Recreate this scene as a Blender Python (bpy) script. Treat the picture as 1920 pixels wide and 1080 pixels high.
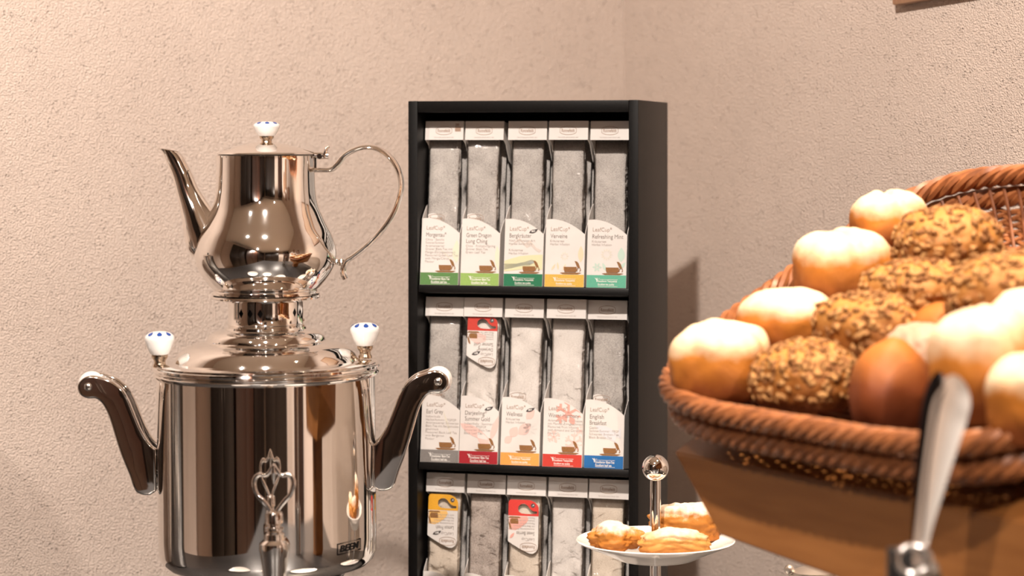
import bpy, bmesh, math, random
from mathutils import Vector, Matrix, noise

scene = bpy.context.scene
for o in list(bpy.data.objects):
    bpy.data.objects.remove(o, do_unlink=True)
COL = scene.collection
PI = math.pi

# ------------------------------------------------------------------ camera
F = 4200.0            # focal length in pixels of a 1920 px wide frame
HOR = 270.0           # row of the horizon
EYE = 1.5
cam_d = bpy.data.cameras.new('camera')
cam = bpy.data.objects.new('camera', cam_d)
COL.objects.link(cam)
cam.location = (0, 0, EYE)
cam.rotation_euler = (PI / 2, 0, 0)
cam_d.sensor_width = 36.0
cam_d.lens = 36.0 * F / 1920.0
cam_d.shift_y = (HOR - 540.0) / 1920.0
cam_d.clip_start = 0.05
cam_d.dof.use_dof = True
cam_d.dof.focus_distance = 2.46
cam_d.dof.aperture_fstop = 4.0
scene.camera = cam

# ------------------------------------------------------------------ world and lights
world = bpy.data.worlds.new('world')
scene.world = world
world.use_nodes = True
bg = world.node_tree.nodes['Background']
bg.inputs['Color'].default_value = (1.0, 0.86, 0.74, 1)
bg.inputs['Strength'].default_value = 0.02

WARM = (1.0, 0.885, 0.79)


LAMP = (1.0, 0.80, 0.60)      # the lamp over the bread is warmer


def spot(name, loc, target, power, radius=0.03, angle=80, blend=0.6, color=WARM):
    d = bpy.data.lights.new(name, 'SPOT')
    d.energy = power
    d.color = color
    d.shadow_soft_size = radius
    d.spot_size = math.radians(angle)
    d.spot_blend = blend
    o = bpy.data.objects.new(name, d)
    COL.objects.link(o)
    o.location = loc
    o.rotation_euler = (Vector(target) - Vector(loc)).to_track_quat('-Z', 'Y').to_euler()
    return o


CEIL = 2.7
SPOTS = [
    ((-0.15, 1.04, CEIL - 0.08), (-0.04, 2.6, 1.60), 80, 78),
    ((-0.95, 1.15, CEIL - 0.08), (-0.78, 2.6, 1.42), 22, 50),
    ((0.52, 1.94, CEIL - 0.08), (0.44, 1.95, 1.2), 58, 58),
    ((-0.6, -0.4, CEIL - 0.08), (-0.6, -0.4, 0.0), 130, 140),  # added to brighten the room mirrored in the steel, source unseen
    ((1.0, -0.2, CEIL - 0.08), (1.0, -0.2, 0.0), 130, 140),  # second added lamp, lighting the mirrored room from the right
]
for i, (l, t, p, a) in enumerate(SPOTS):
    spot('ceiling_spot_lamp', l, t, p, 0.03, a, color=LAMP if i == 2 else WARM)

scene.view_settings.view_transform = 'Standard'
scene.view_settings.look = 'None'
scene.view_settings.gamma = 1.0
scene.view_settings.use_curve_mapping = False
scene.view_settings.exposure = 1.35

# ------------------------------------------------------------------ helpers


def P(px, py, Y):
    return Vector(((px - 960.0) / F * Y, Y, EYE - (py - HOR) / F * Y))


def tag(o, label=None, cat=None, group=None, kind=None):
    if label: o['label'] = label
    if cat: o['category'] = cat
    if group: o['group'] = group
    if kind: o['kind'] = kind
    return o


def empty(name, loc=(0, 0, 0), rot=(0, 0, 0), label=None, cat=None, group=None):
    o = bpy.data.objects.new(name, None)
    o.empty_display_size = 0.02
    COL.objects.link(o)
    o.location = loc
    o.rotation_euler = rot
    return tag(o, label, cat, group)


def link(name, me, mat=None, parent=None, loc=None, rot=None):
    o = bpy.data.objects.new(name, me)
    COL.objects.link(o)
    if mat is not None and len(me.materials) == 0:
        me.materials.append(mat)
    if parent is not None:
        o.parent = parent
    if loc is not None: o.location = loc
    if rot is not None: o.rotation_euler = rot
    return o


def mesh(verts, faces, smooth=False, name='m'):
    me = bpy.data.meshes.new(name)
    me.from_pydata([tuple(v) for v in verts], [], faces)
    me.update()
    if smooth:
        me.polygons.foreach_set('use_smooth', [True] * len(me.polygons))
    return me


def fix(me, merge=0.0):
    bm = bmesh.new()
    bm.from_mesh(me)
    if merge: bmesh.ops.remove_doubles(bm, verts=bm.verts, dist=merge)
    bmesh.ops.recalc_face_normals(bm, faces=bm.faces)
    bm.to_mesh(me)
    bm.free()
    return me


def smooth_by_angle(me, ang=35):
    me.polygons.foreach_set('use_smooth', [True] * len(me.polygons))
    try:
        me.set_sharp_from_angle(angle=math.radians(ang))
    except Exception:
        pass
    return me


def lathe(profile, segs=64, closed=False):
    """profile: list of (r, z). r==0 collapses to a pole."""
    verts, faces, rings = [], [], []
    for r, z in profile:
        if r <= 1e-7:
            rings.append([len(verts)])
            verts.append((0, 0, z))
        else:
            s = len(verts)
            for k in range(segs):
                a = 2 * PI * k / segs
                verts.append((r * math.cos(a), r * math.sin(a), z))
            rings.append(list(range(s, s + segs)))
    pairs = list(zip(rings[:-1], rings[1:]))
    if closed: pairs.append((rings[-1], rings[0]))
    for A, B in pairs:
        for k in range(segs):
            k2 = (k + 1) % segs
            if len(A) == 1 and len(B) == 1: continue
            if len(A) == 1: faces.append((A[0], B[k2], B[k]))
            elif len(B) == 1: faces.append((A[k], A[k2], B[0]))
            else: faces.append((A[k], A[k2], B[k2], B[k]))
    return smooth_by_angle(fix(mesh(verts, faces)), 40)


def catmull(pts, n=8, closed=False):
    pts = [tuple(p) for p in pts]
    m = len(pts)
    out = []
    rng = range(m) if closed else range(m - 1)
    for i in rng:
        if closed:
            p0, p1, p2, p3 = pts[(i - 1) % m], pts[i], pts[(i + 1) % m], pts[(i + 2) % m]
        else:
            p1, p2 = pts[i], pts[i + 1]
            p0 = pts[i - 1] if i > 0 else tuple(2 * a - b for a, b in zip(p1, p2))
            p3 = pts[i + 2] if i + 2 < m else tuple(2 * b - a for a, b in zip(p1, p2))
        for k in range(n):
            t = k / n
            out.append(tuple(0.5 * (2 * b + (c - a) * t + (2 * a - 5 * b + 4 * c - d) * t * t + (3 * b - a - 3 * c + d) * t ** 3)
                             for a, b, c, d in zip(p0, p1, p2, p3)))
    if not closed: out.append(pts[-1])
    return out


def tube(path, rad, sides=10, closed=False, cap=True, flat=1.0, updir=None):
    """sweep an ellipse; rad a number or list; flat scales the second axis (along updir-normal)."""
    pts = [Vector(p) for p in path]
    n = len(pts)
    rs = rad if isinstance(rad, (list, tuple)) else [rad] * n
    verts, faces = [], []
    up = Vector(updir) if updir is not None else None
    prev = None
    for i, p in enumerate(pts):
        if closed: t = pts[(i + 1) % n] - pts[i - 1]
        else: t = pts[min(i + 1, n - 1)] - pts[max(i - 1, 0)]
        t.normalize()
        if up is not None:
            a = up - t * up.dot(t)
            a.normalize()
        else:
            if prev is None:
                a = t.orthogonal().normalized()
            else:
                a = prev - t * prev.dot(t)
                a.normalize()
            prev = a
        b = t.cross(a)
        for k in range(sides):
            an = 2 * PI * k / sides
            verts.append(p + a * (math.cos(an) * rs[i]) + b * (math.sin(an) * rs[i] * flat))
    m = n if closed else n - 1
    for i in range(m):
        i2 = (i + 1) % n
        for k in range(sides):
            k2 = (k + 1) % sides
            faces.append((i * sides + k, i * sides + k2, i2 * sides + k2, i2 * sides + k))
    if cap and not closed:
        faces.append(tuple(range(sides - 1, -1, -1)))
        faces.append(tuple((n - 1) * sides + k for k in range(sides)))
    return smooth_by_angle(mesh(verts, faces), 50)


def box_me(x0, x1, y0, y1, z0, z1, bevel=0.0, seg=2):
    bm = bmesh.new()
    vs = [bm.verts.new(c) for c in ((x0, y0, z0), (x1, y0, z0), (x1, y1, z0), (x0, y1, z0),
                                    (x0, y0, z1), (x1, y0, z1), (x1, y1, z1), (x0, y1, z1))]
    for f in ((3, 2, 1, 0), (4, 5, 6, 7), (0, 1, 5, 4), (1, 2, 6, 5), (2, 3, 7, 6), (3, 0, 4, 7)):
        bm.faces.new([vs[i] for i in f])
    if bevel:
        bmesh.ops.bevel(bm, geom=bm.edges[:], offset=bevel, segments=seg, affect='EDGES', profile=0.6)
    me = bpy.data.meshes.new('box')
    bm.to_mesh(me)
    bm.free()
    if bevel: smooth_by_angle(me, 35)
    return me


def prism(outline, depth, axis='y', bevel=0.0, seg=2):
    """extrude a closed 2D outline (a,b) -> x,z plane, thickness along y (centred), or x,y along z."""
    bm = bmesh.new()
    lo, hi = [], []
    for a, b in outline:
        if axis == 'y':
            lo.append(bm.verts.new((a, -depth / 2, b)))
            hi.append(bm.verts.new((a, depth / 2, b)))
        elif axis == 'x':
            lo.append(bm.verts.new((-depth / 2, a, b)))
            hi.append(bm.verts.new((depth / 2, a, b)))
        else:
            lo.append(bm.verts.new((a, b, -depth / 2)))
            hi.append(bm.verts.new((a, b, depth / 2)))
    n = len(outline)
    f1 = bm.faces.new(lo)
    f2 = bm.faces.new(hi[::-1])
    for i in range(n):
        j = (i + 1) % n
        bm.faces.new((lo[i], hi[i], hi[j], lo[j]))
    bmesh.ops.recalc_face_normals(bm, faces=bm.faces[:])
    if bevel:
        es = list(set(list(f1.edges) + list(f2.edges)))
        bmesh.ops.bevel(bm, geom=es, offset=bevel, segments=seg, affect='EDGES', profile=0.6)
    me = bpy.data.meshes.new('prism')
    bm.to_mesh(me)
    bm.free()
    return smooth_by_angle(me, 40)


def flat_shapes(loops, res=4):
    """loops of 2D points -> filled mesh (even-odd holes) in the x,z plane facing -y."""
    cu = bpy.data.curves.new('flat', 'CURVE')
    cu.dimensions = '2D'
    cu.fill_mode = 'BOTH'
    for lp in loops:
        sp = cu.splines.new('POLY')
        sp.points.add(len(lp) - 1)
        for q, (a, b) in zip(sp.points, lp):
            q.co = (a, b, 0, 1)
        sp.use_cyclic_u = True
    ob = bpy.data.objects.new('flat', cu)
    me = bpy.data.meshes.new_from_object(ob)
    bpy.data.objects.remove(ob)
    bpy.data.curves.remove(cu)
    me.transform(Matrix.Rotation(PI / 2, 4, 'X'))
    me.materials.clear()
    return me


TXT = {}


def text_me(body, width=None, height=None, size=None, line=1.0, bold=0.0, shear=0.0, align='LEFT'):
    """lettering as a flat mesh in the x,z plane, left-bottom of its box at the origin, facing -y."""
    key = (body, width, height, size, line, bold, shear, align)
    if key in TXT: return TXT[key]
    cu = bpy.data.curves.new('t', 'FONT')
    cu.body = body
    cu.size = 1.0
    cu.space_line = line
    cu.resolution_u = 3
    cu.shear = shear
    cu.align_x = align
    if bold: cu.offset = bold
    ob = bpy.data.objects.new('t', cu)
    me = bpy.data.meshes.new_from_object(ob)
    bpy.data.objects.remove(ob)
    bpy.data.curves.remove(cu)
    me.materials.clear()
    if len(me.vertices):
        xs = [v.co.x for v in me.vertices]
        ys = [v.co.y for v in me.vertices]
        x0, x1, y0, y1 = min(xs), max(xs), min(ys), max(ys)
        sx = width / (x1 - x0) if width else None
        sy = height / (y1 - y0) if height else None
        if size: sx = sy = size
        if sx is None: sx = sy
        if sy is None: sy = sx
        if size:
            y0 = 0.0
            if width: sx = min(sx, width / (x1 - x0))
        for v in me.vertices:
            v.co = ((v.co.x - x0) * sx, 0, (v.co.y - y0) * sy)
    TXT[key] = me
    return me


def put(me):
    return me.copy()


def icoball(sub=4):
    bm = bmesh.new()
    bmesh.ops.create_icosphere(bm, subdivisions=sub, radius=1.0)
    me = bpy.data.meshes.new('ball')
    bm.to_mesh(me)
    bm.free()
    me.polygons.foreach_set('use_smooth', [True] * len(me.polygons))
    return me


# ------------------------------------------------------------------ materials


def new_mat(name):
    m = bpy.data.materials.new(name)
    m.use_nodes = True
    nt = m.node_tree
    return m, nt, nt.nodes['Principled BSDF']


def plain(name, color, rough=0.5, metal=0.0, spec=0.5, coat=0.0, trans=0.0, ior=None, emit=0.0):
    m, nt, b = new_mat(name)
    b.inputs['Base Color'].default_value = (*color, 1)
    b.inputs['Roughness'].default_value = rough
    b.inputs['Metallic'].default_value = metal
    b.inputs['Specular IOR Level'].default_value = spec
    b.inputs['Coat Weight'].default_value = coat
    b.inputs['Transmission Weight'].default_value = trans
    if ior: b.inputs['IOR'].default_value = ior
    if emit:
        b.inputs['Emission Color'].default_value = (*color, 1)
        b.inputs['Emission Strength'].default_value = emit
    return m


def N(nt, typ, **kw):
    n = nt.nodes.new(typ)
    for k, v in kw.items():
        if k in n.inputs: n.inputs[k].default_value = v
        else: setattr(n, k, v)
    return n


def ramp(nt, stops):
    r = nt.nodes.new('ShaderNodeValToRGB')
    el = r.color_ramp.elements
    while len(el) < len(stops): el.new(0.5)
    for e, (p, c) in zip(el, stops):
        e.position = p
        e.color = (*c, 1) if len(c) == 3 else c
    return r


def noisy(name, c1, c2, scale=50, rough=0.6, detail=4, bump=0.0, dist=0.001, metal=0.0, coords='Object', stretch=None, bscale=None, spec=0.5, lo=0.35, hi=0.65):
    m, nt, b = new_mat(name)
    L = nt.links
    tc = N(nt, 'ShaderNodeTexCoord')
    src = tc.outputs[coords]
    if stretch:
        mp = N(nt, 'ShaderNodeMapping')
        mp.inputs['Scale'].default_value = stretch
        L.new(src, mp.inputs['Vector'])
        src = mp.outputs[0]
    nz = N(nt, 'ShaderNodeTexNoise', Scale=scale, Detail=detail)
    L.new(src, nz.inputs['Vector'])
    r = ramp(nt, [(lo, c1), (hi, c2)])
    L.new(nz.outputs['Fac'], r.inputs[0])
    L.new(r.outputs[0], b.inputs['Base Color'])
    b.inputs['Roughness'].default_value = rough
    b.inputs['Metallic'].default_value = metal
    b.inputs['Specular IOR Level'].default_value = spec
    if bump:
        nb = N(nt, 'ShaderNodeTexNoise', Scale=bscale or scale, Detail=3)
        L.new(src, nb.inputs['Vector'])
        bp = N(nt, 'ShaderNodeBump', Strength=bump, Distance=dist)
        L.new(nb.outputs['Fac'], bp.inputs['Height'])
        L.new(bp.outputs[0], b.inputs['Normal'])
    return m


def stucco_mat():
    m, nt, b = new_mat('stucco_plaster')
    L = nt.links
    tc = N(nt, 'ShaderNodeTexCoord')
    src = tc.outputs['Object']
    n1 = N(nt, 'ShaderNodeTexNoise', Scale=460.0, Detail=2.0, Roughness=0.5)
    n2 = N(nt, 'ShaderNodeTexNoise', Scale=180.0, Detail=2.0)
    n3 = N(nt, 'ShaderNodeTexNoise', Scale=6.0, Detail=2.0)
    n4 = N(nt, 'ShaderNodeTexNoise', Scale=45.0, Detail=1.0)
    v = N(nt, 'ShaderNodeTexVoronoi', Scale=230.0)
    for n in (n1, n2, n3, n4, v): L.new(src, n.inputs['Vector'])
    r1 = ramp(nt, [(0.40, (0, 0, 0)), (0.66, (1, 1, 1))])
    L.new(n1.outputs['Fac'], r1.inputs[0])
    r2 = ramp(nt, [(0.08, (1, 1, 1)), (0.30, (0, 0, 0))])      # pits left by the float
    L.new(v.outputs['Distance'], r2.inputs[0])
    r4 = ramp(nt, [(0.46, (0, 0, 0)), (0.58, (1, 1, 1))])
    L.new(n4.outputs['Fac'], r4.inputs[0])
    pit = N(nt, 'ShaderNodeMath', operation='MULTIPLY')
    L.new(r2.outputs[0], pit.inputs[0])
    L.new(r4.outputs[0], pit.inputs[1])
    a1 = N(nt, 'ShaderNodeMath', operation='MULTIPLY_ADD')
    a1.inputs[1].default_value = 0.42
    L.new(r1.outputs[0], a1.inputs[0])
    a2 = N(nt, 'ShaderNodeMath', operation='MULTIPLY_ADD')
    a2.inputs[1].default_value = 0.55
    L.new(n2.outputs['Fac'], a2.inputs[0])
    L.new(a2.outputs[0], a1.inputs[2])
    a3 = N(nt, 'ShaderNodeMath', operation='MULTIPLY_ADD')
    a3.inputs[1].default_value = -0.75
    L.new(pit.outputs[0], a3.inputs[0])
    L.new(a1.outputs[0], a3.inputs[2])
    bp = N(nt, 'ShaderNodeBump', Strength=1.0, Distance=0.0027)
    L.new(a3.outputs[0], bp.inputs['Height'])
    L.new(bp.outputs[0], b.inputs['Normal'])
    rc = ramp(nt, [(0.35, (0.735, 0.612, 0.532)), (0.65, (0.770, 0.645, 0.562))])
    L.new(n3.outputs['Fac'], rc.inputs[0])
    L.new(rc.outputs[0], b.inputs['Base Color'])
    b.inputs['Roughness'].default_value = 0.85
    b.inputs['Specular IOR Level'].default_value = 0.2
    return m


M = {}
M['stucco'] = stucco_mat()
M['ceiling'] = plain('ceiling_paint', (0.8, 0.76, 0.70), 0.9)
M['floor'] = noisy('floor_oak', (0.40, 0.27, 0.17), (0.50, 0.35, 0.23), 12, 0.45, stretch=(1, 8, 1))
M['counter'] = noisy('counter_slate', (0.030, 0.028, 0.028), (0.05, 0.046, 0.045), 60, 0.35)
M['chrome'] = plain('polished_steel', (0.85, 0.82, 0.79), 0.045, 1.0)
M['chrome_soft'] = plain('satin_steel', (0.72, 0.69, 0.66), 0.22, 1.0)
M['steel_brushed'] = plain('brushed_steel', (0.86, 0.80, 0.74), 0.45, 1.0)
M['steel_dark'] = plain('dark_steel', (0.12, 0.11, 0.11), 0.2, 1.0)
M['black_plastic'] = plain('black_plastic', (0.012, 0.011, 0.011), 0.35)
M['brass'] = plain('old_brass_nickel', (0.62, 0.50, 0.38), 0.2, 1.0)
M['porcelain'] = plain('white_porcelain', (0.86, 0.83, 0.80), 0.12, 0, 0.5, 0.3)
M['blue'] = plain('blue_glaze', (0.02, 0.07, 0.30), 0.15)
M['rack'] = noisy('black_lacquer', (0.0026, 0.0023, 0.0022), (0.0044, 0.0038, 0.0037), 300, 0.45, spec=0.2, bump=0.15, dist=0.0004, bscale=700)
M['rack_side'] = M['rack']
M['card'] = noisy('white_carton', (0.68, 0.645, 0.615), (0.71, 0.675, 0.645), 40, 0.55, bump=0.05, dist=0.0004)
M['card_in'] = M['card']
M['ink'] = plain('grey_brown_ink', (0.22, 0.185, 0.165), 0.6)
M['ink_soft'] = plain('pale_grey_ink', (0.38, 0.335, 0.31), 0.6)
M['ink_brown'] = plain('brown_ink', (0.33, 0.22, 0.16), 0.6)
M['ink_dark'] = plain('dark_ink', (0.06, 0.05, 0.05), 0.6)
M['stamp'] = plain('black_stamp', (0.008, 0.007, 0.007), 0.9, 0, 0.05)
M['cup'] = noisy('cup_brown_ink', (0.20, 0.085, 0.02), (0.28, 0.125, 0.035), 900, 0.6)
M['white_ink'] = plain('white_ink', (0.85, 0.82, 0.78), 0.6)


def band(name, c):
    M[name] = noisy(name, tuple(x * 0.93 for x in c), tuple(min(1, x * 1.05) for x in c), 700, 0.55)


band('b_green', (0.085, 0.21, 0.055))
band('b_lime', (0.26, 0.42, 0.10))
band('b_deep', (0.004, 0.155, 0.065))
band('b_yellow', (0.64, 0.40, 0.06))
band('b_teal', (0.10, 0.40, 0.27))
band('b_grey', (0.21, 0.195, 0.185))
band('b_red', (0.36, 0.008, 0.018))
band('b_orange', (0.85, 0.33, 0.07))
band('b_scarlet', (0.52, 0.035, 0.02))
band('b_blue', (0.006, 0.12, 0.36))
band('t_yellow', (0.74, 0.36, 0.02))
band('t_red', (0.62, 0.035, 0.025))
for nm, c in (('p_green', (0.66, 0.68, 0.53)), ('p_sage', (0.68, 0.64, 0.55)), ('p_sky', (0.62, 0.68, 0.74)), ('p_peach', (0.80, 0.60, 0.42)),
              ('p_mint', (0.50, 0.64, 0.56)), ('p_pink', (0.78, 0.52, 0.47)), ('p_rose', (0.74, 0.36, 0.30)), ('p_blue', (0.645, 0.64, 0.665)),
              ('p_olive', (0.66, 0.64, 0.40)), ('p_grey', (0.62, 0.55, 0.50)), ('p_amber', (0.82, 0.50, 0.16))):
    M[nm] = plain(nm, c, 0.6)


def tea_paper(name, c1, c2, dark=0.0):
    m, nt, b = new_mat(name)
    L = nt.links
    tc = N(nt, 'ShaderNodeTexCoord')
    n1 = N(nt, 'ShaderNodeTexNoise', Scale=1100.0, Detail=2.0)
    n2 = N(nt, 'ShaderNodeTexNoise', Scale=30.0, Detail=5.0, Roughness=0.6)
    L.new(tc.outputs['Object'], n1.inputs['Vector'])
    L.new(tc.outputs['Object'], n2.inputs['Vector'])
    ad = N(nt, 'ShaderNodeMath', operation='MULTIPLY_ADD')
    ad.inputs[1].default_value = 0.75
    L.new(n2.outputs['Fac'], ad.inputs[0])
    L.new(n1.outputs['Fac'], ad.inputs[2])
    r = ramp(nt, [(0.62 - dark, c1), (1.00 - dark, c2)])
    L.new(ad.outputs[0], r.inputs[0])
    L.new(r.outputs[0], b.inputs['Base Color'])
    b.inputs['Roughness'].default_value = 0.75
    bp = N(nt, 'ShaderNodeBump', Strength=0.3, Distance=0.001)
    L.new(n2.outputs['Fac'], bp.inputs['Height'])
    L.new(bp.outputs[0], b.inputs['Normal'])
    return m


M['tea_grey'] = tea_paper('tea_paper_grey', (0.22, 0.203, 0.193), (0.50, 0.473, 0.45))
M['tea_pale'] = tea_paper('tea_paper_pale', (0.44, 0.41, 0.385), (0.68, 0.645, 0.615), 0.05)
M['tea_cream'] = tea_paper('tea_paper_cream', (0.44, 0.37, 0.30), (0.66, 0.59, 0.51), 0.05)
M['tea_brown'] = tea_paper('tea_paper_brown', (0.18, 0.145, 0.125), (0.50, 0.44, 0.40), -0.02)


def film_mat():
    m = bpy.data.materials.new('clear_film')
    m.use_nodes = True
    nt = m.node_tree
    nt.nodes.clear()
    L = nt.links
    out = N(nt, 'ShaderNodeOutputMaterial')
    tr = N(nt, 'ShaderNodeBsdfTransparent')
    tr.inputs['Color'].default_value = (0.96, 0.95, 0.94, 1)
    gl = N(nt, 'ShaderNodeBsdfGlossy', Roughness=0.08)
    gl.inputs['Color'].default_value = (1, 1, 1, 1)
    tc = N(nt, 'ShaderNodeTexCoord')
    nz = N(nt, 'ShaderNodeTexNoise', Scale=55.0, Detail=3.0)
    nz.inputs['Distortion'].default_value = 1.2
    L.new(tc.outputs['Object'], nz.inputs['Vector'])
    bp = N(nt, 'ShaderNodeBump', Strength=0.5, Distance=0.003)
    L.new(nz.outputs['Fac'], bp.inputs['Height'])
    L.new(bp.outputs[0], gl.inputs['Normal'])
    fr = N(nt, 'ShaderNodeFresnel', IOR=1.4)
    L.new(bp.outputs[0], fr.inputs['Normal'])
    mx = N(nt, 'ShaderNodeMixShader')
    L.new(fr.outputs[0], mx.inputs[0])
    L.new(tr.outputs[0], mx.inputs[1])
    L.new(gl.outputs[0], mx.inputs[2])
    L.new(mx.outputs[0], out.inputs['Surface'])
    return m


M['film'] = film_mat()
M['wicker'] = noisy('brown_wicker', (0.19, 0.064, 0.022), (0.33, 0.118, 0.040), 70, 0.42, spec=0.4)
M['wicker_dark'] = noisy('dark_wicker', (0.14, 0.042, 0.013), (0.24, 0.08, 0.026), 70, 0.45, spec=0.4)
M['stand_wood'] = noisy('stand_beech_stain', (0.235, 0.088, 0.022), (0.285, 0.112, 0.030), 9, 0.38, stretch=(1.2, 1.2, 9), spec=0.4)
M['dark_wood'] = noisy('dark_walnut', (0.006, 0.0032, 0.002), (0.012, 0.006, 0.0035), 14, 0.4, stretch=(6, 6, 0.6))
M['red_wood'] = noisy('red_brown_wood', (0.022, 0.009, 0.005), (0.036, 0.014, 0.008), 14, 0.4, stretch=(6, 6, 0.6))
M['mid_wood'] = noisy('mid_oak', (0.26, 0.17, 0.11), (0.34, 0.22, 0.14), 14, 0.4, stretch=(6, 6, 0.6))
M['frame_wood'] = noisy('frame_wood', (0.30, 0.16, 0.09), (0.38, 0.21, 0.12), 18, 0.5, stretch=(8, 8, 1))


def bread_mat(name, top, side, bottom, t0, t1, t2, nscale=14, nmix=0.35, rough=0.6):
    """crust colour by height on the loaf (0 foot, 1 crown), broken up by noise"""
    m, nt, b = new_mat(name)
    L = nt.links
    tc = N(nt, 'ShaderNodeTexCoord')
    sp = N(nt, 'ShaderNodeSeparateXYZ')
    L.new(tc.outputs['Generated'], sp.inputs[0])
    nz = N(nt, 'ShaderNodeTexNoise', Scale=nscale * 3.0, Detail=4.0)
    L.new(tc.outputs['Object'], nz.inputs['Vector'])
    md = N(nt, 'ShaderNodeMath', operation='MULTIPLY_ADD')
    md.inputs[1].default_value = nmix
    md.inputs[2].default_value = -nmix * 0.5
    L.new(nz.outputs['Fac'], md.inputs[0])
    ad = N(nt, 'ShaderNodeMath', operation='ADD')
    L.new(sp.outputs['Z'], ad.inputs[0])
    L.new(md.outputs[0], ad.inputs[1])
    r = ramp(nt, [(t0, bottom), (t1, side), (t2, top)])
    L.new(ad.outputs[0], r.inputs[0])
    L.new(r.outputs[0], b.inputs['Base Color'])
    b.inputs['Roughness'].default_value = rough
    b.inputs['Specular IOR Level'].default_value = 0.3
    n2 = N(nt, 'ShaderNodeTexNoise', Scale=260.0, Detail=3.0)
    L.new(tc.outputs['Object'], n2.inputs['Vector'])
    bp = N(nt, 'ShaderNodeBump', Strength=0.25, Distance=0.0012)
    L.new(n2.outputs['Fac'], bp.inputs['Height'])
    L.new(bp.outputs[0], b.inputs['Normal'])
    return m


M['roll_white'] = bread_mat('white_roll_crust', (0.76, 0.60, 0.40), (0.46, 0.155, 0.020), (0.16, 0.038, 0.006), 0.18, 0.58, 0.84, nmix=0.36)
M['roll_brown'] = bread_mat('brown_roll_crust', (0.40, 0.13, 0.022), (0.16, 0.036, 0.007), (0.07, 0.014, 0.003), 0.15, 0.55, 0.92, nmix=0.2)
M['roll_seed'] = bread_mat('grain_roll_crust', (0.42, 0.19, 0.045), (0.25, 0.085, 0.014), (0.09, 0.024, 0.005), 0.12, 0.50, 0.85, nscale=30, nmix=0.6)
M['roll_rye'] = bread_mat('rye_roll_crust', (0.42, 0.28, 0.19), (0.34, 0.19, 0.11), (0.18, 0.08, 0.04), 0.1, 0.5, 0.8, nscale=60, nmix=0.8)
M['seed'] = noisy('oat_flakes', (0.20, 0.072, 0.014), (0.42, 0.21, 0.065), 130, 0.8, detail=1, lo=0.4, hi=0.6)
M['pastry'] = bread_mat('sugared_pastry', (0.74, 0.64, 0.54), (0.48, 0.19, 0.032), (0.34, 0.115, 0.018), 0.1, 0.62, 0.88, nscale=50, nmix=0.5)
M['pastry2'] = bread_mat('flaky_pastry', (0.76, 0.63, 0.48), (0.56, 0.28, 0.075), (0.44, 0.18, 0.04), 0.1, 0.55, 0.88, nscale=50, nmix=0.4)

# ------------------------------------------------------------------ the room
U = Vector((0.53, -0.848, 0.0)).normalized()     # along the right wall, towards the camera
Wd = Vector((0.848, 0.53, 0.0)).normalized()     # into the right wall
CORNER = Vector((0.16, 3.2, 0.0))
ROOM_U, ROOM_W = 4.6, 3.2                         # room length along U and along -Wd
RZ = math.atan2(U.y, U.x)


def room_box(name, u0, u1, w0, w1, z0, z1, mat, kind='structure'):
    me = box_me(u0, u1, w0, w1, z0, z1)
    o = link(name, me, mat)
    o.location = CORNER
    o.rotation_euler = (0, 0, RZ)   # local x = U, local y = Wd
    tag(o, kind=kind)
    return o


T = 0.12
tag(room_box('wall_right', -T, ROOM_U + T, 0, T, 0, CEIL, M['stucco']), 'beige rough plaster wall behind the bread basket', 'wall')
tag(room_box('wall_left', -T, 0, -ROOM_W, 0, 0, CEIL, M['stucco']), 'beige rough plaster wall behind the samovar', 'wall')
tag(room_box('wall_back', ROOM_U, ROOM_U + T, -ROOM_W, 0, 0, CEIL, M['stucco']), 'beige plaster wall behind the camera', 'wall')
tag(room_box('wall_side', -T, ROOM_U + T, -ROOM_W - T, -ROOM_W, 0, CEIL, M['stucco']), 'beige plaster wall opposite the bread basket', 'wall')
tag(room_box('floor', -T, ROOM_U + T, -ROOM_W - T, T, -0.1, 0, M['floor']), 'light oak floor of the buffet room', 'floor')
tag(room_box('ceiling', -T, ROOM_U + T, -ROOM_W - T, T, CEIL, CEIL + 0.1, M['ceiling']), 'pale painted ceiling of the buffet room', 'ceiling')

# buffet counter in the corner
TABLE = 0.885
ct = empty('buffet_counter', CORNER, (0, 0, RZ), 'dark buffet counter in the corner carrying samovar, tea rack and bread', 'counter')
link('worktop', box_me(0.002, 1.95, -1.62, -0.002, TABLE - 0.04, TABLE, 0.004), M['counter'], ct)
link('cabinet_body', box_me(0.01, 1.9, -1.57, -0.01, 0.0, TABLE - 0.04), M['dark_wood'], ct)

# ------------------------------------------------------------------ samovar and teapot
SY = 2.362
PXM = F / SY
AX = 505.0


def prof(pts):
    """[(radius px, row px)] -> [(r, z)] on the samovar axis"""
    return [(r / PXM, EYE - (y - HOR) / PXM - TABLE) for r, y in pts]


sam = empty('samovar', P(AX, 700, SY).xy.to_3d() + Vector((0, 0, TABLE)), (0, math.radians(-0.5), 0),
            'large polished steel samovar with porcelain knobs and side handles', 'samovar')
C = M['chrome']


def zp(y):
    return EYE - (y - HOR) / PXM - TABLE


def rp(px):
    return px / PXM


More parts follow.
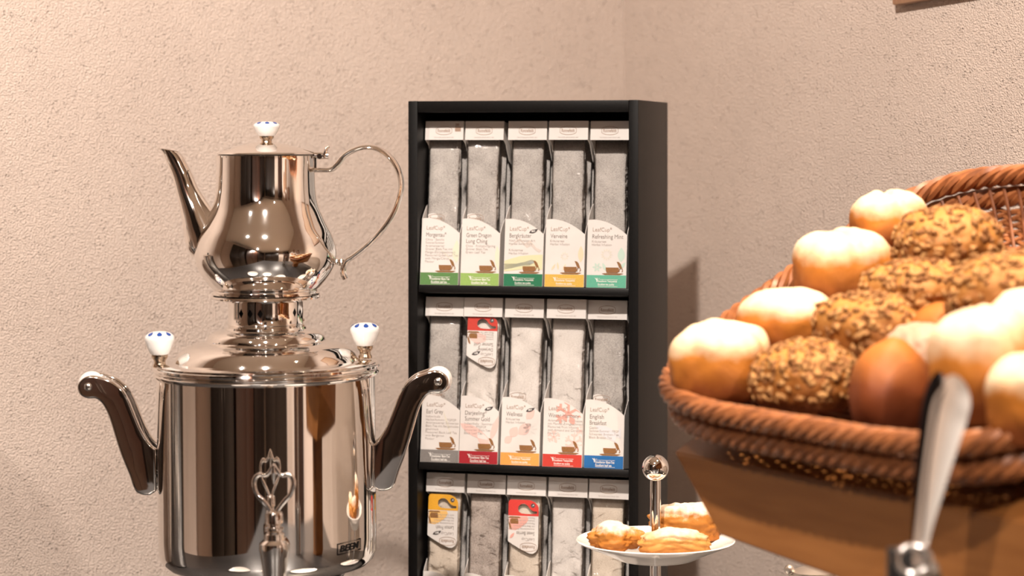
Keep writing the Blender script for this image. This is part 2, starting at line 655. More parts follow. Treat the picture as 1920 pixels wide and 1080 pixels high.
body_prof = prof([(0, 1062), (140, 1062), (176, 1059), (190, 1054), (199, 1044), (203, 1030), (203.5, 1000), (203.5, 900), (203.5, 800), (203.5, 712), (203.5, 703), (0, 703)])
link('body', lathe(body_prof, 128), C, sam)
link('foot_ring', lathe(prof([(0, 1061), (150, 1061), (150, 1068), (143, 1078), (133, 1100), (128, 1150), (135, 1200), (0, 1200)]), 96), M['steel_dark'], sam)
zb = (EYE - TABLE - zp(0)) if False else 0
base_pts = [(0.0, zp(1199)), (rp(140), zp(1199)), (rp(160), zp(1230)), (rp(172), zp(1270)), (rp(178), 0.012), (rp(182), 0.006), (rp(178), 0.001), (0, 0.001)]
link('base', lathe(base_pts, 96), C, sam)
link('rim', lathe(prof([(196, 704), (206, 705), (210, 702), (211, 698), (208, 694.5), (205, 693.5), (209, 692), (212, 688), (211, 684), (206, 681.5), (196, 681)]), 128, closed=True), C, sam)
link('lid', lathe(prof([(0, 681), (204, 681), (206, 679), (200, 677), (178, 676.5), (172, 675), (170, 671), (166, 664), (158, 655), (147, 648), (133, 643), (120, 640.5),
                        (114, 640), (111, 638), (110, 634), (107, 628), (100, 622), (90, 618.5), (80, 617.5), (76, 616), (75, 612), (0, 612)]), 128), C, sam)


def crown_me():
    r = rp(70)
    z0, z1, zc, hm = zp(620), zp(562), zp(583.5), rp(8.6)
    wang = math.radians(4.3)
    centers = []
    for q in range(4):
        for d in (-16, 0, 16):
            centers.append(math.radians(-90 - 18 + 90 * q + d))
    angs = set()
    for k in range(96): angs.add(round(2 * PI * k / 96, 6))
    for c in centers:
        for f in (-1, -0.5, 0, 0.5, 1):
            angs.add(round((c + f * wang) % (2 * PI), 6))
    angs = sorted(angs)

    def hole(a):
        for c in centers:
            d = (a - c + PI) % (2 * PI) - PI
            if abs(d) <= wang + 1e-4: return max(0.0, hm * (1 - abs(d) / wang))
        return None
    verts, faces = [], []
    n = len(angs)
    for a in angs:
        h = hole(a) or 0.0
        for z in (z0, zp(609), zp(607), zp(605), zc - h, zc + h, z1):
            rr = r + (rp(1.6) if abs(z - zp(607)) < 1e-6 else 0)
            verts.append((rr * math.cos(a), rr * math.sin(a), z))
    for i in range(n):
        j = (i + 1) % n
        a1, a2 = angs[i], angs[j]
        am = (a1 + ((a2 - a1) % (2 * PI)) / 2) % (2 * PI)
        for k in range(6):
            if k == 4: continue
            faces.append((i * 7 + k, j * 7 + k, j * 7 + k + 1, i * 7 + k + 1))
    me = mesh(verts, faces)
    me = fix(me, 1e-6)
    return smooth_by_angle(me, 40)


link('crown', crown_me(), C, sam)
link('crown_liner', lathe([(rp(62), zp(618)), (rp(62), zp(564)), (rp(60), zp(564)), (rp(60), zp(618))], 48, closed=True), M['black_plastic'], sam)
for a in (-128, -84, -42, 6, 50, 94, 140):
    ra = math.radians(a)
    for yy in (601, 612):
        o = link('rivet', lathe([(0, 0.0014), (rp(2.4), 0.0011), (rp(3.2), 0.0), (0, 0)], 16), C, sam,
                 (math.cos(ra) * rp(70), math.sin(ra) * rp(70), zp(yy)), (0, PI / 2, ra))
link('warming_plate', lathe(prof([(0, 566), (66, 566), (72, 564.5), (90, 562), (101, 559), (103, 556), (102, 553.5), (98, 552.5), (90, 554), (0, 554)]), 96), C, sam)


def knob(parent, loc, s, name='knob', zs=1.0):
    """porcelain knob on a metal neck; s = metres per pixel scale"""
    pr = [(0, 0), (13, 0), (17, -2), (17, 4), (17.5, 5)]
    kn = link(name, lathe([(0, 20 * s), (14 * s, 20 * s), (18 * s, 23 * s), (23 * s, 34 * s), (27.5 * s, 47 * s), (28 * s, 52 * s), (26 * s, 57 * s), (20 * s, 61.5 * s), (11 * s, 64 * s), (0, 64.6 * s)], 48),
              M['porcelain'], parent, loc)
    link('neck', lathe([(0, 20.2 * s), (15 * s, 20.2 * s), (15.3 * s, 17 * s), (14 * s, 13.5 * s), (11 * s, 10 * s), (10.5 * s, 5 * s), (13 * s, 1 * s), (13 * s, -3 * s), (0, -3 * s)], 32), M['brass'], kn)
    # blue petals painted on the shoulder
    prf = [(26.4, 56.3), (25.0, 58.2), (23.0, 59.8), (20.2, 61.5), (16.5, 62.8)]
    for k in range(8):
        a0 = 2 * PI * k / 8 + 0.15
        verts, faces = [], []
        wd = [0.09, 0.19, 0.20, 0.15, 0.03]
        for (r, z), w in zip(prf, wd):
            for f in (-1, -0.33, 0.33, 1):
                aa = a0 + f * w
                verts.append(((r + 0.35) * s * math.cos(aa), (r + 0.35) * s * math.sin(aa), (z + 0.45) * s))
        for i in range(4):
            for j in range(3):
                faces.append((i * 4 + j, i * 4 + j + 1, i * 4 + j + 5, i * 4 + j + 4))
        link('petal', mesh(verts, faces, True), M['blue'], kn)
    kn.scale = (1, 1, zs)
    return kn


knob(sam, (rp(310 - AX), -rp(28), zp(681)), 1.0 / PXM)
knob(sam, (rp(689.5 - AX), rp(20), zp(672)), 1.0 / PXM)

# side handles: an S-shaped casting either side, with a porcelain grip between its two cheeks
arm = [(302, 836), (293, 829), (283, 816), (272, 795), (262, 770), (252, 745), (240, 725), (224, 711), (205, 703), (185, 698), (170, 701), (159, 711), (157, 723), (163, 735), (176, 741), (190, 741),
       (202, 750), (212, 768), (219, 788), (226, 812), (234, 838), (243, 862), (252, 884), (258, 903), (264, 915), (276, 921), (290, 922), (302, 914)]
armc = catmull([(x - AX, y) for x, y in arm[:-1]], 3) + [(arm[-1][0] - AX, arm[-1][1])]
for sgn in (-1, 1):
    h_off = 0 if sgn < 0 else -4
    outl = [(rp(x) * (1 if sgn < 0 else -0.985), zp(y + h_off)) for x, y in armc]
    hd = link('handle', prism(outl, rp(14), 'y', rp(4.5), 3), C, sam, (0, -rp(26), 0))
    link('rear_cheek', prism(outl, rp(14), 'y', rp(4.5), 3), C, hd, (0, rp(56), 0))
    # web joining both cheeks, a band following the middle of the S
    mid = [(-324 + 30, 716), (-282, 722), (-270, 735), (-262, 752), (-252, 775), (-244, 800), (-235, 828), (-225, 852), (-215, 876), (-206, 893)]
    mid = catmull(mid, 4)
    wv = [(rp(x) * (1 if sgn < 0 else -0.985), 0, zp(y + h_off)) for x, y in mid]
    link('web', tube(wv, rp(24), 12, False, True, 0.22, (0, 1, 0)), C, hd, (0, rp(28), 0))
    ex, ez = rp(-328) * (1 if sgn < 0 else -0.985), zp(719 + h_off)
    g = link('grip', lathe([(0, -rp(19)), (rp(15), -rp(19)), (rp(21), -rp(16)), (rp(25), -rp(6)), (rp(26), 0), (rp(25), rp(6)), (rp(21), rp(16)), (rp(15), rp(19)), (0, rp(19))], 40), M['porcelain'], hd, (ex, rp(28), ez), (PI / 2, 0, 0))
    sc = link('screw', lathe([(0, rp(4.6)), (rp(3), rp(4.5)), (rp(6), rp(3.2)), (rp(8), rp(0.5)), (rp(8.5), 0), (0, 0)], 24), M['chrome_soft'], hd, (ex, -rp(6), ez), (PI / 2, 0, 0))
    link('cross_slot', box_me(-rp(4), rp(4), -rp(0.8), rp(0.8), rp(4.0), rp(4.9)), M['steel_dark'], hd, (ex, -rp(6), ez), (PI / 2, 0, 0.5))
    link('cross_slot', box_me(-rp(4), rp(4), -rp(0.8), rp(0.8), rp(4.0), rp(4.9)), M['steel_dark'], hd, (ex, -rp(6), ez), (PI / 2, 0, 0.5 + PI / 2))

# tap with a key shaped like an open crown
TAPY = SY - rp(203 + 92)
tapx, tapy = (518 - 960) / F * TAPY - P(AX, 700, SY).x, -rp(203 + 92)


def tl(y): return EYE - (y - HOR) * TAPY / F - TABLE


def rt(px): return px * TAPY / F


tp = link('tap', lathe([(0, tl(958)), (rt(8), tl(958)), (rt(15), tl(961)), (rt(17), tl(966)), (rt(17), tl(981)), (rt(13), tl(984)), (rt(13), tl(988)), (rt(18), tl(990)), (rt(18), tl(994)), (rt(14), tl(997)),
                        (rt(19), tl(1001)), (rt(20), tl(1012)), (rt(24), tl(1015)), (rt(28), tl(1019)), (rt(28.5), tl(1030)), (rt(26), tl(1045)), (rt(23), tl(1070)), (rt(20), tl(1100)), (rt(15), tl(1125)), (0, tl(1125))], 48),
          C, sam, (tapx, tapy, 0))
for sgn in (-1, 1):
    loop = [(4, 962), (12, 950), (22, 938), (31, 928), (36, 915), (37, 903), (33, 894), (25, 890), (17, 892), (10, 888), (5, 880), (1, 873)]
    lp = catmull([(x * sgn, 0, y) for x, y in loop], 5)
    rr = [4.2, 4.6, 5.0, 4.2, 4.6, 4.8, 4.6, 5.0, 3.6, 3.8, 3.6, 3.4]
    rad = []
    for i in range(len(rr) - 1):
        for k in range(5): rad.append(rt(rr[i] + (rr[i + 1] - rr[i]) * k / 5))
    rad.append(rt(rr[-1]))
    link('key_loop', tube([(rt(x), 0, tl(y)) for x, _, y in lp], rad, 10), C, tp)
link('finial', lathe([(0, tl(868)), (rt(4), tl(871)), (rt(5), tl(875)), (rt(4), tl(879)), (rt(6), tl(884)), (rt(5), tl(889)), (rt(2), tl(905)), (0, tl(912))], 20), C, tp)
link('inlet_pipe', tube([(0, 0, tl(1040)), (0, rt(40), tl(1040)), (0, rt(95), tl(1040))], [rt(17), rt(15), rt(20)], 24), C, tp)

# maker's plate, lettering wrapped round the body
def wrap(me, x0, z0, ang, rad, slant=0.0):
    me = put(me)
    for v in me.vertices:
        x, z = v.co.x + x0, v.co.z + z0
        z += slant * x
        a = ang + x / rad
        v.co = (rad * math.sin(a), -rad * math.cos(a), z)
    return me


LA = math.asin((633 - AX) / 203.5) + 0.09
RADL = rp(203.5) + 0.0004
pw, ph = rp(66), rp(21)
zpl = zp(1016)
frame = flat_shapes([[(0, 0)] + [(pw * k / 12, 0) for k in range(1, 13)] + [(pw * k / 12, ph) for k in range(12, -1, -1)],
                     [(rp(2), rp(2))] + [(rp(2) + (pw - rp(4)) * k / 12, rp(2)) for k in range(1, 13)] + [(rp(2) + (pw - rp(4)) * k / 12, ph - rp(2)) for k in range(12, -1, -1)]])
link('nameplate_frame', wrap(frame, 0, zpl, LA, RADL, 0.02), M['stamp'], sam)
link('nameplate_lettering', wrap(text_me('BEEM', width=rp(54), height=rp(12.5), bold=0.035, shear=0.2), rp(6), zpl + rp(4.2), LA, RADL, 0.02), M['stamp'], sam)

# teapot standing on the warming plate
TP_AX = 498.0
tz0 = EYE - (553.5 - HOR) / PXM
tpot = empty('teapot', Vector((P(TP_AX, 500, SY).x, SY, tz0)), (0, 0, 0), 'small polished steel teapot with curved spout on top of the samovar', 'teapot')


def tz(y): return EYE - (y - HOR) / PXM - tz0


def tprof(pts): return [(r / PXM, tz(y)) for r, y in pts]


tb = catmull([(101, 549), (97, 544), (104, 536), (118, 518), (128, 499), (132.5, 480), (131.5, 464), (124, 440), (111, 414), (99, 386), (94, 360), (92.5, 330), (92.5, 300), (93, 292)], 5)
link('body', lathe(tprof([(0, 553), (98, 553), (101, 551)] + tb + [(90, 290.5), (0, 290.5)]), 128), C, tpot)
lidp = catmull([(91, 288.5), (88, 286), (74, 281), (56, 275), (36, 270), (18, 267)], 4)
link('lid', lathe(tprof([(0, 290), (89, 290), (91.5, 289)] + lidp + [(0, 266)]), 96), M['chrome'], tpot)
kn = knob(tpot, (rp(2), 0, tz(268)), 1.0 / PXM * 0.9, 'lid_knob', 0.70)
kn.location.z = tz(268)
# spout
sp_pts = [(402, 476, 34), (391, 452, 43), (378, 424, 36), (366, 394, 28), (352, 360, 21.5), (341, 328, 18.5), (329, 302, 17), (317, 281, 18)]
spc = catmull(sp_pts, 6)
me = tube([(rp(x - TP_AX), 0, tz(y)) for x, y, r in spc], [rp(r) for x, y, r in spc], 28, cap=False)
# slant the mouth: shear the last rings so that the lip lies level
nring = len(spc)
for i in range(nring - 8, nring):
    f = (i - (nring - 9)) / 8.0
    for k in range(28):
        v = me.vertices[i * 28 + k]
        cx, cz = rp(spc[i][0] - TP_AX), tz(spc[i][1])
        lvl = cz + (cx - v.co.x) * 0.22
        if i == nring - 1:
            v.co.x = cx + (v.co.x - cx) * 1.28 - rp(2)
        v.co.z += (lvl - v.co.z) * f ** 2
link('spout', me, C, tpot)
me2 = tube([(rp(x - TP_AX), 0, tz(y)) for x, y, r in spc[-14:]], [rp(r - 1.5) for x, y, r in spc[-14:]], 24, cap=True)
# strap handle
hp = catmull([(588, 318), (606, 318.5), (622, 317), (633, 308), (646, 292), (664, 281), (685, 275.5), (708, 279), (730, 294), (746, 318), (752, 345), (748, 372), (735, 404), (714, 434), (690, 459), (665, 479), (652, 488), (644, 502), (644, 514), (648, 523)], 5)
link('handle', tube([(rp(x - TP_AX), 0, tz(y)) for x, y in hp], rp(11), 14, False, True, 0.46, (0.25, 1, 0.1)), C, tpot)
for i, (x, y, r) in enumerate([(621, 490, 8), (631, 491, 6), (640, 492, 8)]):
    o = link('handle_bead', lathe([(0, rp(r)), (rp(r * 0.7), rp(r * 0.7)), (rp(r), 0), (rp(r * 0.7), -rp(r * 0.7)), (0, -rp(r))], 20), C, tpot, (rp(x - TP_AX), 0, tz(y)))
link('handle_bracket', tube([(rp(600 - TP_AX), 0, tz(489)), (rp(645 - TP_AX), 0, tz(492))], rp(3.2), 12), C, tpot)
link('handle_collar', box_me(rp(583 - TP_AX), rp(594 - TP_AX), -rp(7), rp(7), tz(322), tz(294), rp(1.5)), C, tpot)
hg = link('hinge', tube([(rp(586 - TP_AX), 0, tz(290)), (rp(600 - TP_AX), 0, tz(292)), (rp(616 - TP_AX), 0, tz(292))], [rp(5), rp(7), rp(6)], 12), C, tpot)
link('hinge_pin', tube([(rp(600 - TP_AX), -rp(11), tz(293)), (rp(600 - TP_AX), rp(11), tz(293))], rp(5), 16), C, hg)
link('thumb_tab', tube([(rp(607 - TP_AX), 0, tz(295)), (rp(610 - TP_AX), 0, tz(286)), (rp(612 - TP_AX), 0, tz(278)), (rp(617 - TP_AX), 0, tz(274))], [rp(7), rp(7), rp(6), rp(4)], 12, False, True, 0.7, (0, 1, 0)), C, hg)
link('hinge_tongue', tube([(rp(556 - TP_AX), 0, tz(277)), (rp(588 - TP_AX), 0, tz(286))], rp(6), 12, False, True, 0.25, (0, 1, 0)), C, hg)

# ------------------------------------------------------------------ tea rack
TH = math.radians(15.0)
FRY = 2.56
FR = Vector(((1197 - 960) / F * FRY, FRY, 0))
RW, RD = 0.276, 0.175
RX = Vector((math.cos(TH), -math.sin(TH), 0))
RB = Vector((math.sin(TH), math.cos(TH), 0))
FL = FR - RX * RW
RTOP = 1.5505
rack = empty('tea_rack', (FL.x, FL.y, TABLE), (0, 0, -TH), 'black wooden tea rack with three shelves of tea cartons', 'rack')
HT = RTOP - TABLE
ST = 0.0115
R_ = M['rack']
link('side_panel', box_me(0, ST, 0, RD, 0.0, HT, 0.0012), R_, rack)
link('side_panel', box_me(RW - ST, RW, 0, RD, 0.0, HT, 0.0012), R_, rack)
link('top_panel', box_me(ST, RW - ST, 0.0004, RD, HT - 0.0135, HT - 0.0002, 0.001), R_, rack)
link('back_panel', box_me(ST, RW - ST, RD - 0.005, RD - 0.0005, 0.0, HT - 0.0134), R_, rack)
SLOPE = math.radians(7.0)
SHELF_Z = [1.3345 - TABLE, 1.1265 - TABLE, 0.9185 - TABLE]
for z in SHELF_Z:
    sh = link('shelf', box_me(ST + 0.0003, RW - ST - 0.0003, 0.0, RD - 0.008, -0.0085, 0.0, 0.0012), R_, rack, (0, 0.0035, z), (-SLOPE, 0, 0))
link('plinth', box_me(ST, RW - ST, 0.004, 0.016, 0.0, 0.008), R_, rack)


def rack_x(px, depth=0.005):
    """local x on the rack whose point at that depth shows in image column px"""
    k = (px - 960) / F
    bx, by = FL.x + RB.x * depth, FL.y + RB.y * depth
    return (k * by - bx) / (RX.x - k * RX.y)


BW, BD, BH = 0.0468, 0.118, 0.193
FLH, FRH = 0.0782, 0.0610      # front flap height left and right
CAPH = 0.0215


def flap_top():
    pts = [(0, FLH)]
    for k in range(1, 15):
        f = k / 14
        g = max(0.0, (f - 0.22) / 0.78)
        pts.append((BW * f, FLH + 0.0006 * math.sin(PI * min(1, f / 0.3)) * (f < 0.3) - (FLH - FRH) * g ** 1.8))
    return pts


FLAP = flap_top()


def sheet(pts2, to3, th):
    """thin plate from a planar outline; to3 maps (a,b,t) to 3D"""
    n = len(pts2)
    verts = [to3(a, b, 0.0) for a, b in pts2] + [to3(a, b, th) for a, b in pts2]
    faces = [tuple(range(n)), tuple(range(2 * n - 1, n - 1, -1))]
    for i in range(n):
        j = (i + 1) % n
        faces.append((i, j, n + j, n + i))
    return verts, faces


def join_sheets(lst):
    V, Fc = [], []
    for v, f in lst:
        o = len(V)
        V += v
        Fc += [tuple(i + o for i in q) for q in f]
    return fix(mesh(V, Fc))


TK = 0.0006


def side_outline(h0):
    low = [(0.0, 0.0), (BD, 0.0), (BD, BH), (0.0, BH), (0.0, BH - CAPH)]
    cut = [(0.012, BH - CAPH - 0.004), (0.030, BH - CAPH - 0.022), (0.060, BH - 0.050), (BD - 0.006, BH - 0.075), (BD - 0.005, 0.118), (0.070, 0.112), (0.030, h0 + 0.024), (0.014, h0 + 0.016), (0.004, h0 + 0.006), (0.0, h0)]
    return low + cut


SHELL = join_sheets([
    sheet([(0, 0), (BW, 0), (BW, BD), (0, BD)], lambda a, b, t: (a, b, t), TK),
    sheet([(0, TK), (BW, TK), (BW, BH), (0, BH)], lambda a, b, t: (a, BD - t, b), TK),
    sheet(side_outline(FLH), lambda a, b, t: (t, a, b), TK),
    sheet(side_outline(FRH), lambda a, b, t: (BW - t, a, b), TK),
])
FRONT = join_sheets([sheet([(0, 0), (BW, 0)] + FLAP[::-1], lambda a, b, t: (a, -0.0001 + t - TK, b), TK)])
CAP = join_sheets([
    sheet([(0, BH - CAPH), (BW, BH - CAPH), (BW, BH), (0, BH)], lambda a, b, t: (a, t - TK, b), TK),
    sheet([(0, -TK), (BW, -TK), (BW, BD * 0.6), (0, BD * 0.6)], lambda a, b, t: (a, b, BH + 0.0001 + t), TK),
])
PX = 0.0468 / 73.0      # metres on a carton front per photograph pixel


def ellipse(cx, cz, rx, rz, n=20, rot=0.0):
    out = []
    for k in range(n):
        a = 2 * PI * k / n
        x, z = rx * math.cos(a), rz * math.sin(a)
        out.append((cx + x * math.cos(rot) - z * math.sin(rot), cz + x * math.sin(rot) + z * math.cos(rot)))
    return out


def leaf(cx, cz, ln, wd, rot, n=8):
    pts = []
    for k in range(n + 1):
        f = k / n
        pts.append((f * ln - ln / 2, wd * math.sin(PI * f) ** 0.9 * (1.1 - 0.3 * f)))
    for k in range(n - 1, 0, -1):
        f = k / n
        pts.append((f * ln - ln / 2, -wd * math.sin(PI * f) ** 0.9 * (1.1 - 0.3 * f)))
    c, s = math.cos(rot), math.sin(rot)
    return [(cx + x * c - z * s, cz + x * s + z * c) for x, z in pts]


def octo(cx, cz, rx, rz):
    """rounded lozenge outline of the tea house's mark"""
    return [(cx - rx, cz - rz * 0.45), (cx - rx * 0.82, cz - rz * 0.72), (cx - rx * 0.4, cz - rz * 0.95), (cx, cz - rz), (cx + rx * 0.4, cz - rz * 0.95), (cx + rx * 0.82, cz - rz * 0.72), (cx + rx, cz - rz * 0.45),
            (cx + rx, cz + rz * 0.45), (cx + rx * 0.82, cz + rz * 0.72), (cx + rx * 0.4, cz + rz * 0.95), (cx, cz + rz), (cx - rx * 0.4, cz + rz * 0.95), (cx - rx * 0.82, cz + rz * 0.72), (cx - rx, cz + rz * 0.45)]


OVAL = flat_shapes([octo(0, 0, 15.5 * PX, 8 * PX), octo(0, 0, 14.8 * PX, 7.2 * PX)])
RONN = text_me('Ronnefeldt', width=24.5 * PX, height=6.4 * PX, bold=0.012)
SINCE = text_me('TEA EXCELLENCE SINCE 1823', width=38 * PX, height=2.0 * PX)
CUP = flat_shapes([
    [(0, 0.5), (6, -1.6), (33, -1.6), (40, 0.9), (36, 1.2), (4, 1.2)],
    [(9, 2.0), (29, 2.0), (31, 4), (31.5, 7), (31, 11.5), (7, 11.5), (7.5, 6)],
    [(27, 22), (31, 21.5), (34.5, 18), (38, 8.8), (34.5, 8.2), (31.5, 12)],
    ellipse(35, 6.2, 4.0, 3.6, 14), ellipse(35, 6.2, 2.6, 2.2, 14),
])
CUP.transform(Matrix.Scale(PX, 4))
SPRIG = flat_shapes([[(3.8, 0), (5.0, 0), (5.6, 4.0), (8.0, 6.5), (10, 7), (7.2, 5.2), (5.2, 2.6), (5.3, 6.2), (4.6, 8.2), (4.0, 6.0), (3.8, 2.6), (2.2, 5.2), (0, 7.4), (2.6, 6.6), (3.9, 4.2)]])
SPRIG.transform(Matrix.Scale(PX, 4))
BIO_LEAF = flat_shapes([[(0, 0), (2.5, 3.6), (6, 5.6), (11, 6.4), (16.5, 7.2), (14.5, 3.2), (11, 0.4), (7, -0.9), (3, -0.6)]])
BIO_LEAF.transform(Matrix.Scale(PX, 4))
BIO_TXT = text_me('BIO', width=6.5 * PX, height=3.2 * PX, bold=0.03)
BIO_TXT.transform(Matrix.Rotation(-0.12, 4, 'Y'))
LEAFCUP = text_me('LeafCup', width=31 * PX, height=9.4 * PX, bold=-0.012)
REG = text_me('®', height=3.4 * PX)
CARD_MARKS = text_me('280', width=7.5 * PX, height=5 * PX, bold=0.03)

FY = -TK - 0.0003      # prints sit this far in front of the flap


def pr(parent, name, me, x, z, mat, layer=1):
    """put a flat print on a carton front, x from its left edge and z from its foot, in photo pixels"""
    me2 = put(me)
    return link(name, me2, mat, parent, (x * PX, FY - 0.00012 * layer, z * PX))


BAND_ME = flat_shapes([[(0.0002, 0.0002), (BW - 0.0002, 0.0002), (BW - 0.0002, 0.0146), (0.0002, 0.0146)]])

cartons = []


def clip_front(pts):
    """keep a print's outline inside the flap"""
    out = []
    for x, z in pts:
        x = min(max(x * PX, 0.0004), BW - 0.0004)
        f = x / BW
        g = max(0.0, (f - 0.22) / 0.78)
        top = FLH - (FLH - FRH) * g ** 1.8 - 0.0006
        out.append((x, min(max(z * PX, 0.0147), top)))
    return out


def carton(row, px_left, name, band_mat, lines, leafcup=True, quality='tea', bio=False, art=None, dy=0.0, yaw=0.0, label='', group=None, name_w=None, mark280=False):
    z = SHELF_Z[row]
    x = rack_x(px_left, 0.004 + dy)
    root = empty('tea_carton', (0, 0, 0), (0, 0, 0), label, 'tea carton', group)
    # standing on the sloping shelf
    base = Matrix.Translation((FL.x, FL.y, TABLE)) @ Matrix.Rotation(-TH, 4, 'Z') @ Matrix.Translation((0, 0.0035, z)) @ Matrix.Rotation(-SLOPE, 4, 'X') @ Matrix.Translation((x, 0.0015 + dy, 0.0003)) @ Matrix.Rotation(yaw, 4, 'Z')
    root.matrix_world = base
    root['base'] = 0
    del root['base']
    link('shell', SHELL, M['card'], root)
    fp = link('front_flap', FRONT, M['card'], root)
    cp = link('cap', CAP, M['card'], root)
    cpx = 36.0 * PX
    link('oval_mark', put(OVAL), M['ink_brown'], cp, (cpx, FY, BH - 16.5 * PX))
    link('lettering', put(RONN), M['ink_brown'], cp, (cpx - 12.2 * PX, FY, BH - 19.5 * PX))
    link('lettering', put(SINCE), M['ink_soft'], cp, (cpx - 19 * PX, FY, BH - 30 * PX))
    if mark280:
        link('count_mark', flat_shapes([[(0, 0), (0.0072, 0), (0.0072, 0.0056), (0, 0.0056)]]), M['ink_brown'], cp, (57 * PX, FY, BH - 18 * PX))
        link('count_lettering', put(CARD_MARKS), M['ink_brown'], cp, (57.5 * PX, FY, BH - 8 * PX))
    if band_mat:
        link('colour_band', put(BAND_ME), M[band_mat], fp, (0, FY, 0))
        pr(fp, 'sprig_mark', SPRIG, 15, 10.5, M['white_ink'], 2)
        q = ('Exzellenter Blatt-Tee', 'Excellent leaf tea') if quality == 'leaf' else ('Exzellente Teequalität', 'Excellent tea quality')
        pr(fp, 'band_lettering', text_me(q[0], width=35 * PX, height=4.4 * PX, bold=0.012), 21.5, 9.2, M['white_ink'], 2)
        pr(fp, 'band_lettering', text_me(q[1], width=30 * PX, height=4.4 * PX, bold=0.012), 21.5, 3.6, M['white_ink'], 2)
        pr(fp, 'band_rule', flat_shapes([[(0, 0), (36 * PX, 0), (36 * PX, 0.5 * PX), (0, 0.5 * PX)], [(2 * PX, 12.2 * PX), (36 * PX, 12.2 * PX), (36 * PX, 12.7 * PX), (2 * PX, 12.7 * PX)]]), 21.5, 2.4, M['white_ink'], 2)
        pr(fp, 'cup_mark', CUP, 28, 25.2, M['cup'], 3)
    if art:
        for mat, loops in art:
            loops = [clip_front(l) for l in loops]
            link('picture_print', flat_shapes(loops), M[mat], fp, (0, FY - 0.00006, 0))
    if name:
        pr(fp, 'brand_lettering', LEAFCUP, 9.5, 99.0, M['ink_brown'], 2)
        pr(fp, 'brand_lettering', REG, 41.3, 105.0, M['ink_brown'], 2)
        nm = name.split('\n')
        zz = 88.5
        for i, s in enumerate(nm):
            wpx = name_w[i]
            if s.endswith('®'):
                s = s[:-1]
                wpx -= 3.2
                pr(fp, 'name_lettering', REG, 9.6 + wpx, zz + 4.6, M['ink'], 2)
            desc = any(c in s for c in 'gjpqy')
            hgt = 10.0 if desc else 7.6
            pr(fp, 'name_lettering', text_me(s, width=wpx * PX, height=hgt * PX, bold=-0.004), 9.0, zz - (2.4 if desc else 0), M['ink'], 2)
            zz -= 10.8
        zz += 3.6
        for s in lines:
            if s:
                pr(fp, 'small_lettering', text_me(s, size=6.0 * PX, width=(len(s) * 2.75) * PX, bold=-0.006), 8.5, zz, M['ink_soft'], 2)
            zz -= 5.75
    if bio:
        b = pr(fp, 'organic_mark', BIO_LEAF, 45.5, 97.5, M['ink_dark'], 2)
        pr(fp, 'organic_lettering', BIO_TXT, 50.5, 98.6, M['white_ink'], 3)
    cartons.append((root, base))
    return root


def flower(cx, cz, n, ln, wd, r0=2.0, rot0=0.0):
    return [leaf(cx + math.cos(2 * PI * k / n + rot0) * (ln / 2 + r0), cz + math.sin(2 * PI * k / n + rot0) * (ln / 2 + r0), ln, wd, 2 * PI * k / n + rot0, 5) for k in range(n)]


def flake(cx, cz, r):
    out = []
    for k in range(6):
        a = PI / 3 * k + PI / 6
        c, s = math.cos(a), math.sin(a)

        def q(x, y): return (cx + (x * c - y * s) * r, cz + (x * s + y * c) * r)
        out.append([q(0.12, -0.08), q(0.55, -0.08), q(0.7, -0.32), q(0.84, -0.24), q(0.74, -0.06), q(1, 0), q(0.74, 0.06), q(0.84, 0.24), q(0.7, 0.32), q(0.55, 0.08), q(0.12, 0.08)])
    return out


art_m = [('p_green', [leaf(68, 62, 42, 8, PI / 2)]), ('p_sage', [leaf(52, 52, 44, 1.2, -0.75)])]
art_g = [('p_green', [leaf(70, 50, 48, 6, PI / 2 + 0.1)])]
art_b = [('p_olive', [[(0.6, 27), (20, 29), (34, 31), (52, 31), (72, 31), (72, 58), (50, 57), (30, 55), (12, 50), (0.6, 46)]]),
         ('p_sky', [[(0.6, 30), (20, 34), (36, 38), (48, 38), (60, 45), (52, 49), (40, 45), (22, 41), (0.6, 41)]]),
         ('p_grey', [[(10, 72), (28, 88), (38, 78), (48, 84), (60, 70), (70, 66), (66, 62), (58, 66), (50, 74), (42, 70), (36, 76), (28, 84)]])]
art_v = [('p_peach', [leaf(66, 60, 30, 5.5, PI / 2)]), ('p_sage', flower(36, 56, 9, 5, 1.3, 3)), ('p_peach', [leaf(16, 36, 14, 2, 1.0), leaf(24, 38, 14, 2, 1.7), leaf(36, 36, 12, 2, 1.2)])]
art_r = [('p_mint', [leaf(63, 60, 26, 7, PI / 2), leaf(66, 40, 16, 3, 0.9), leaf(32, 38, 16, 3, 2.0)] + flower(19, 37, 6, 8, 2.0, 1)), ('p_sage', flower(36, 60, 12, 6, 1.4, 5))]
art_d = [('p_pink', [leaf(28, 58, 66, 9, -0.45), leaf(66, 66, 48, 6, 1.25), leaf(46, 42, 40, 9, -0.9)])]
art_w = [('p_pink', [leaf(24, 60, 22, 9, 1.0), leaf(44, 66, 30, 10, 0.7), leaf(54, 92, 22, 7, 0.8)]), ('card', flower(54, 68, 8, 12, 2.6, 2)), ('p_pink', [leaf(14, 46, 18, 7, 0.7)])]
art_h = [('p_rose', flake(46, 96, 28)), ('p_pink', flake(58, 44, 20) + flake(20, 53, 14) + flake(70, 66, 10))]
art_e = [('p_blue', [leaf(46, 62, 60, 10, -0.5), leaf(62, 50, 52, 5, 1.4)])]
art_y = [('p_sage', [leaf(50, 70, 54, 2, -1.2)])]

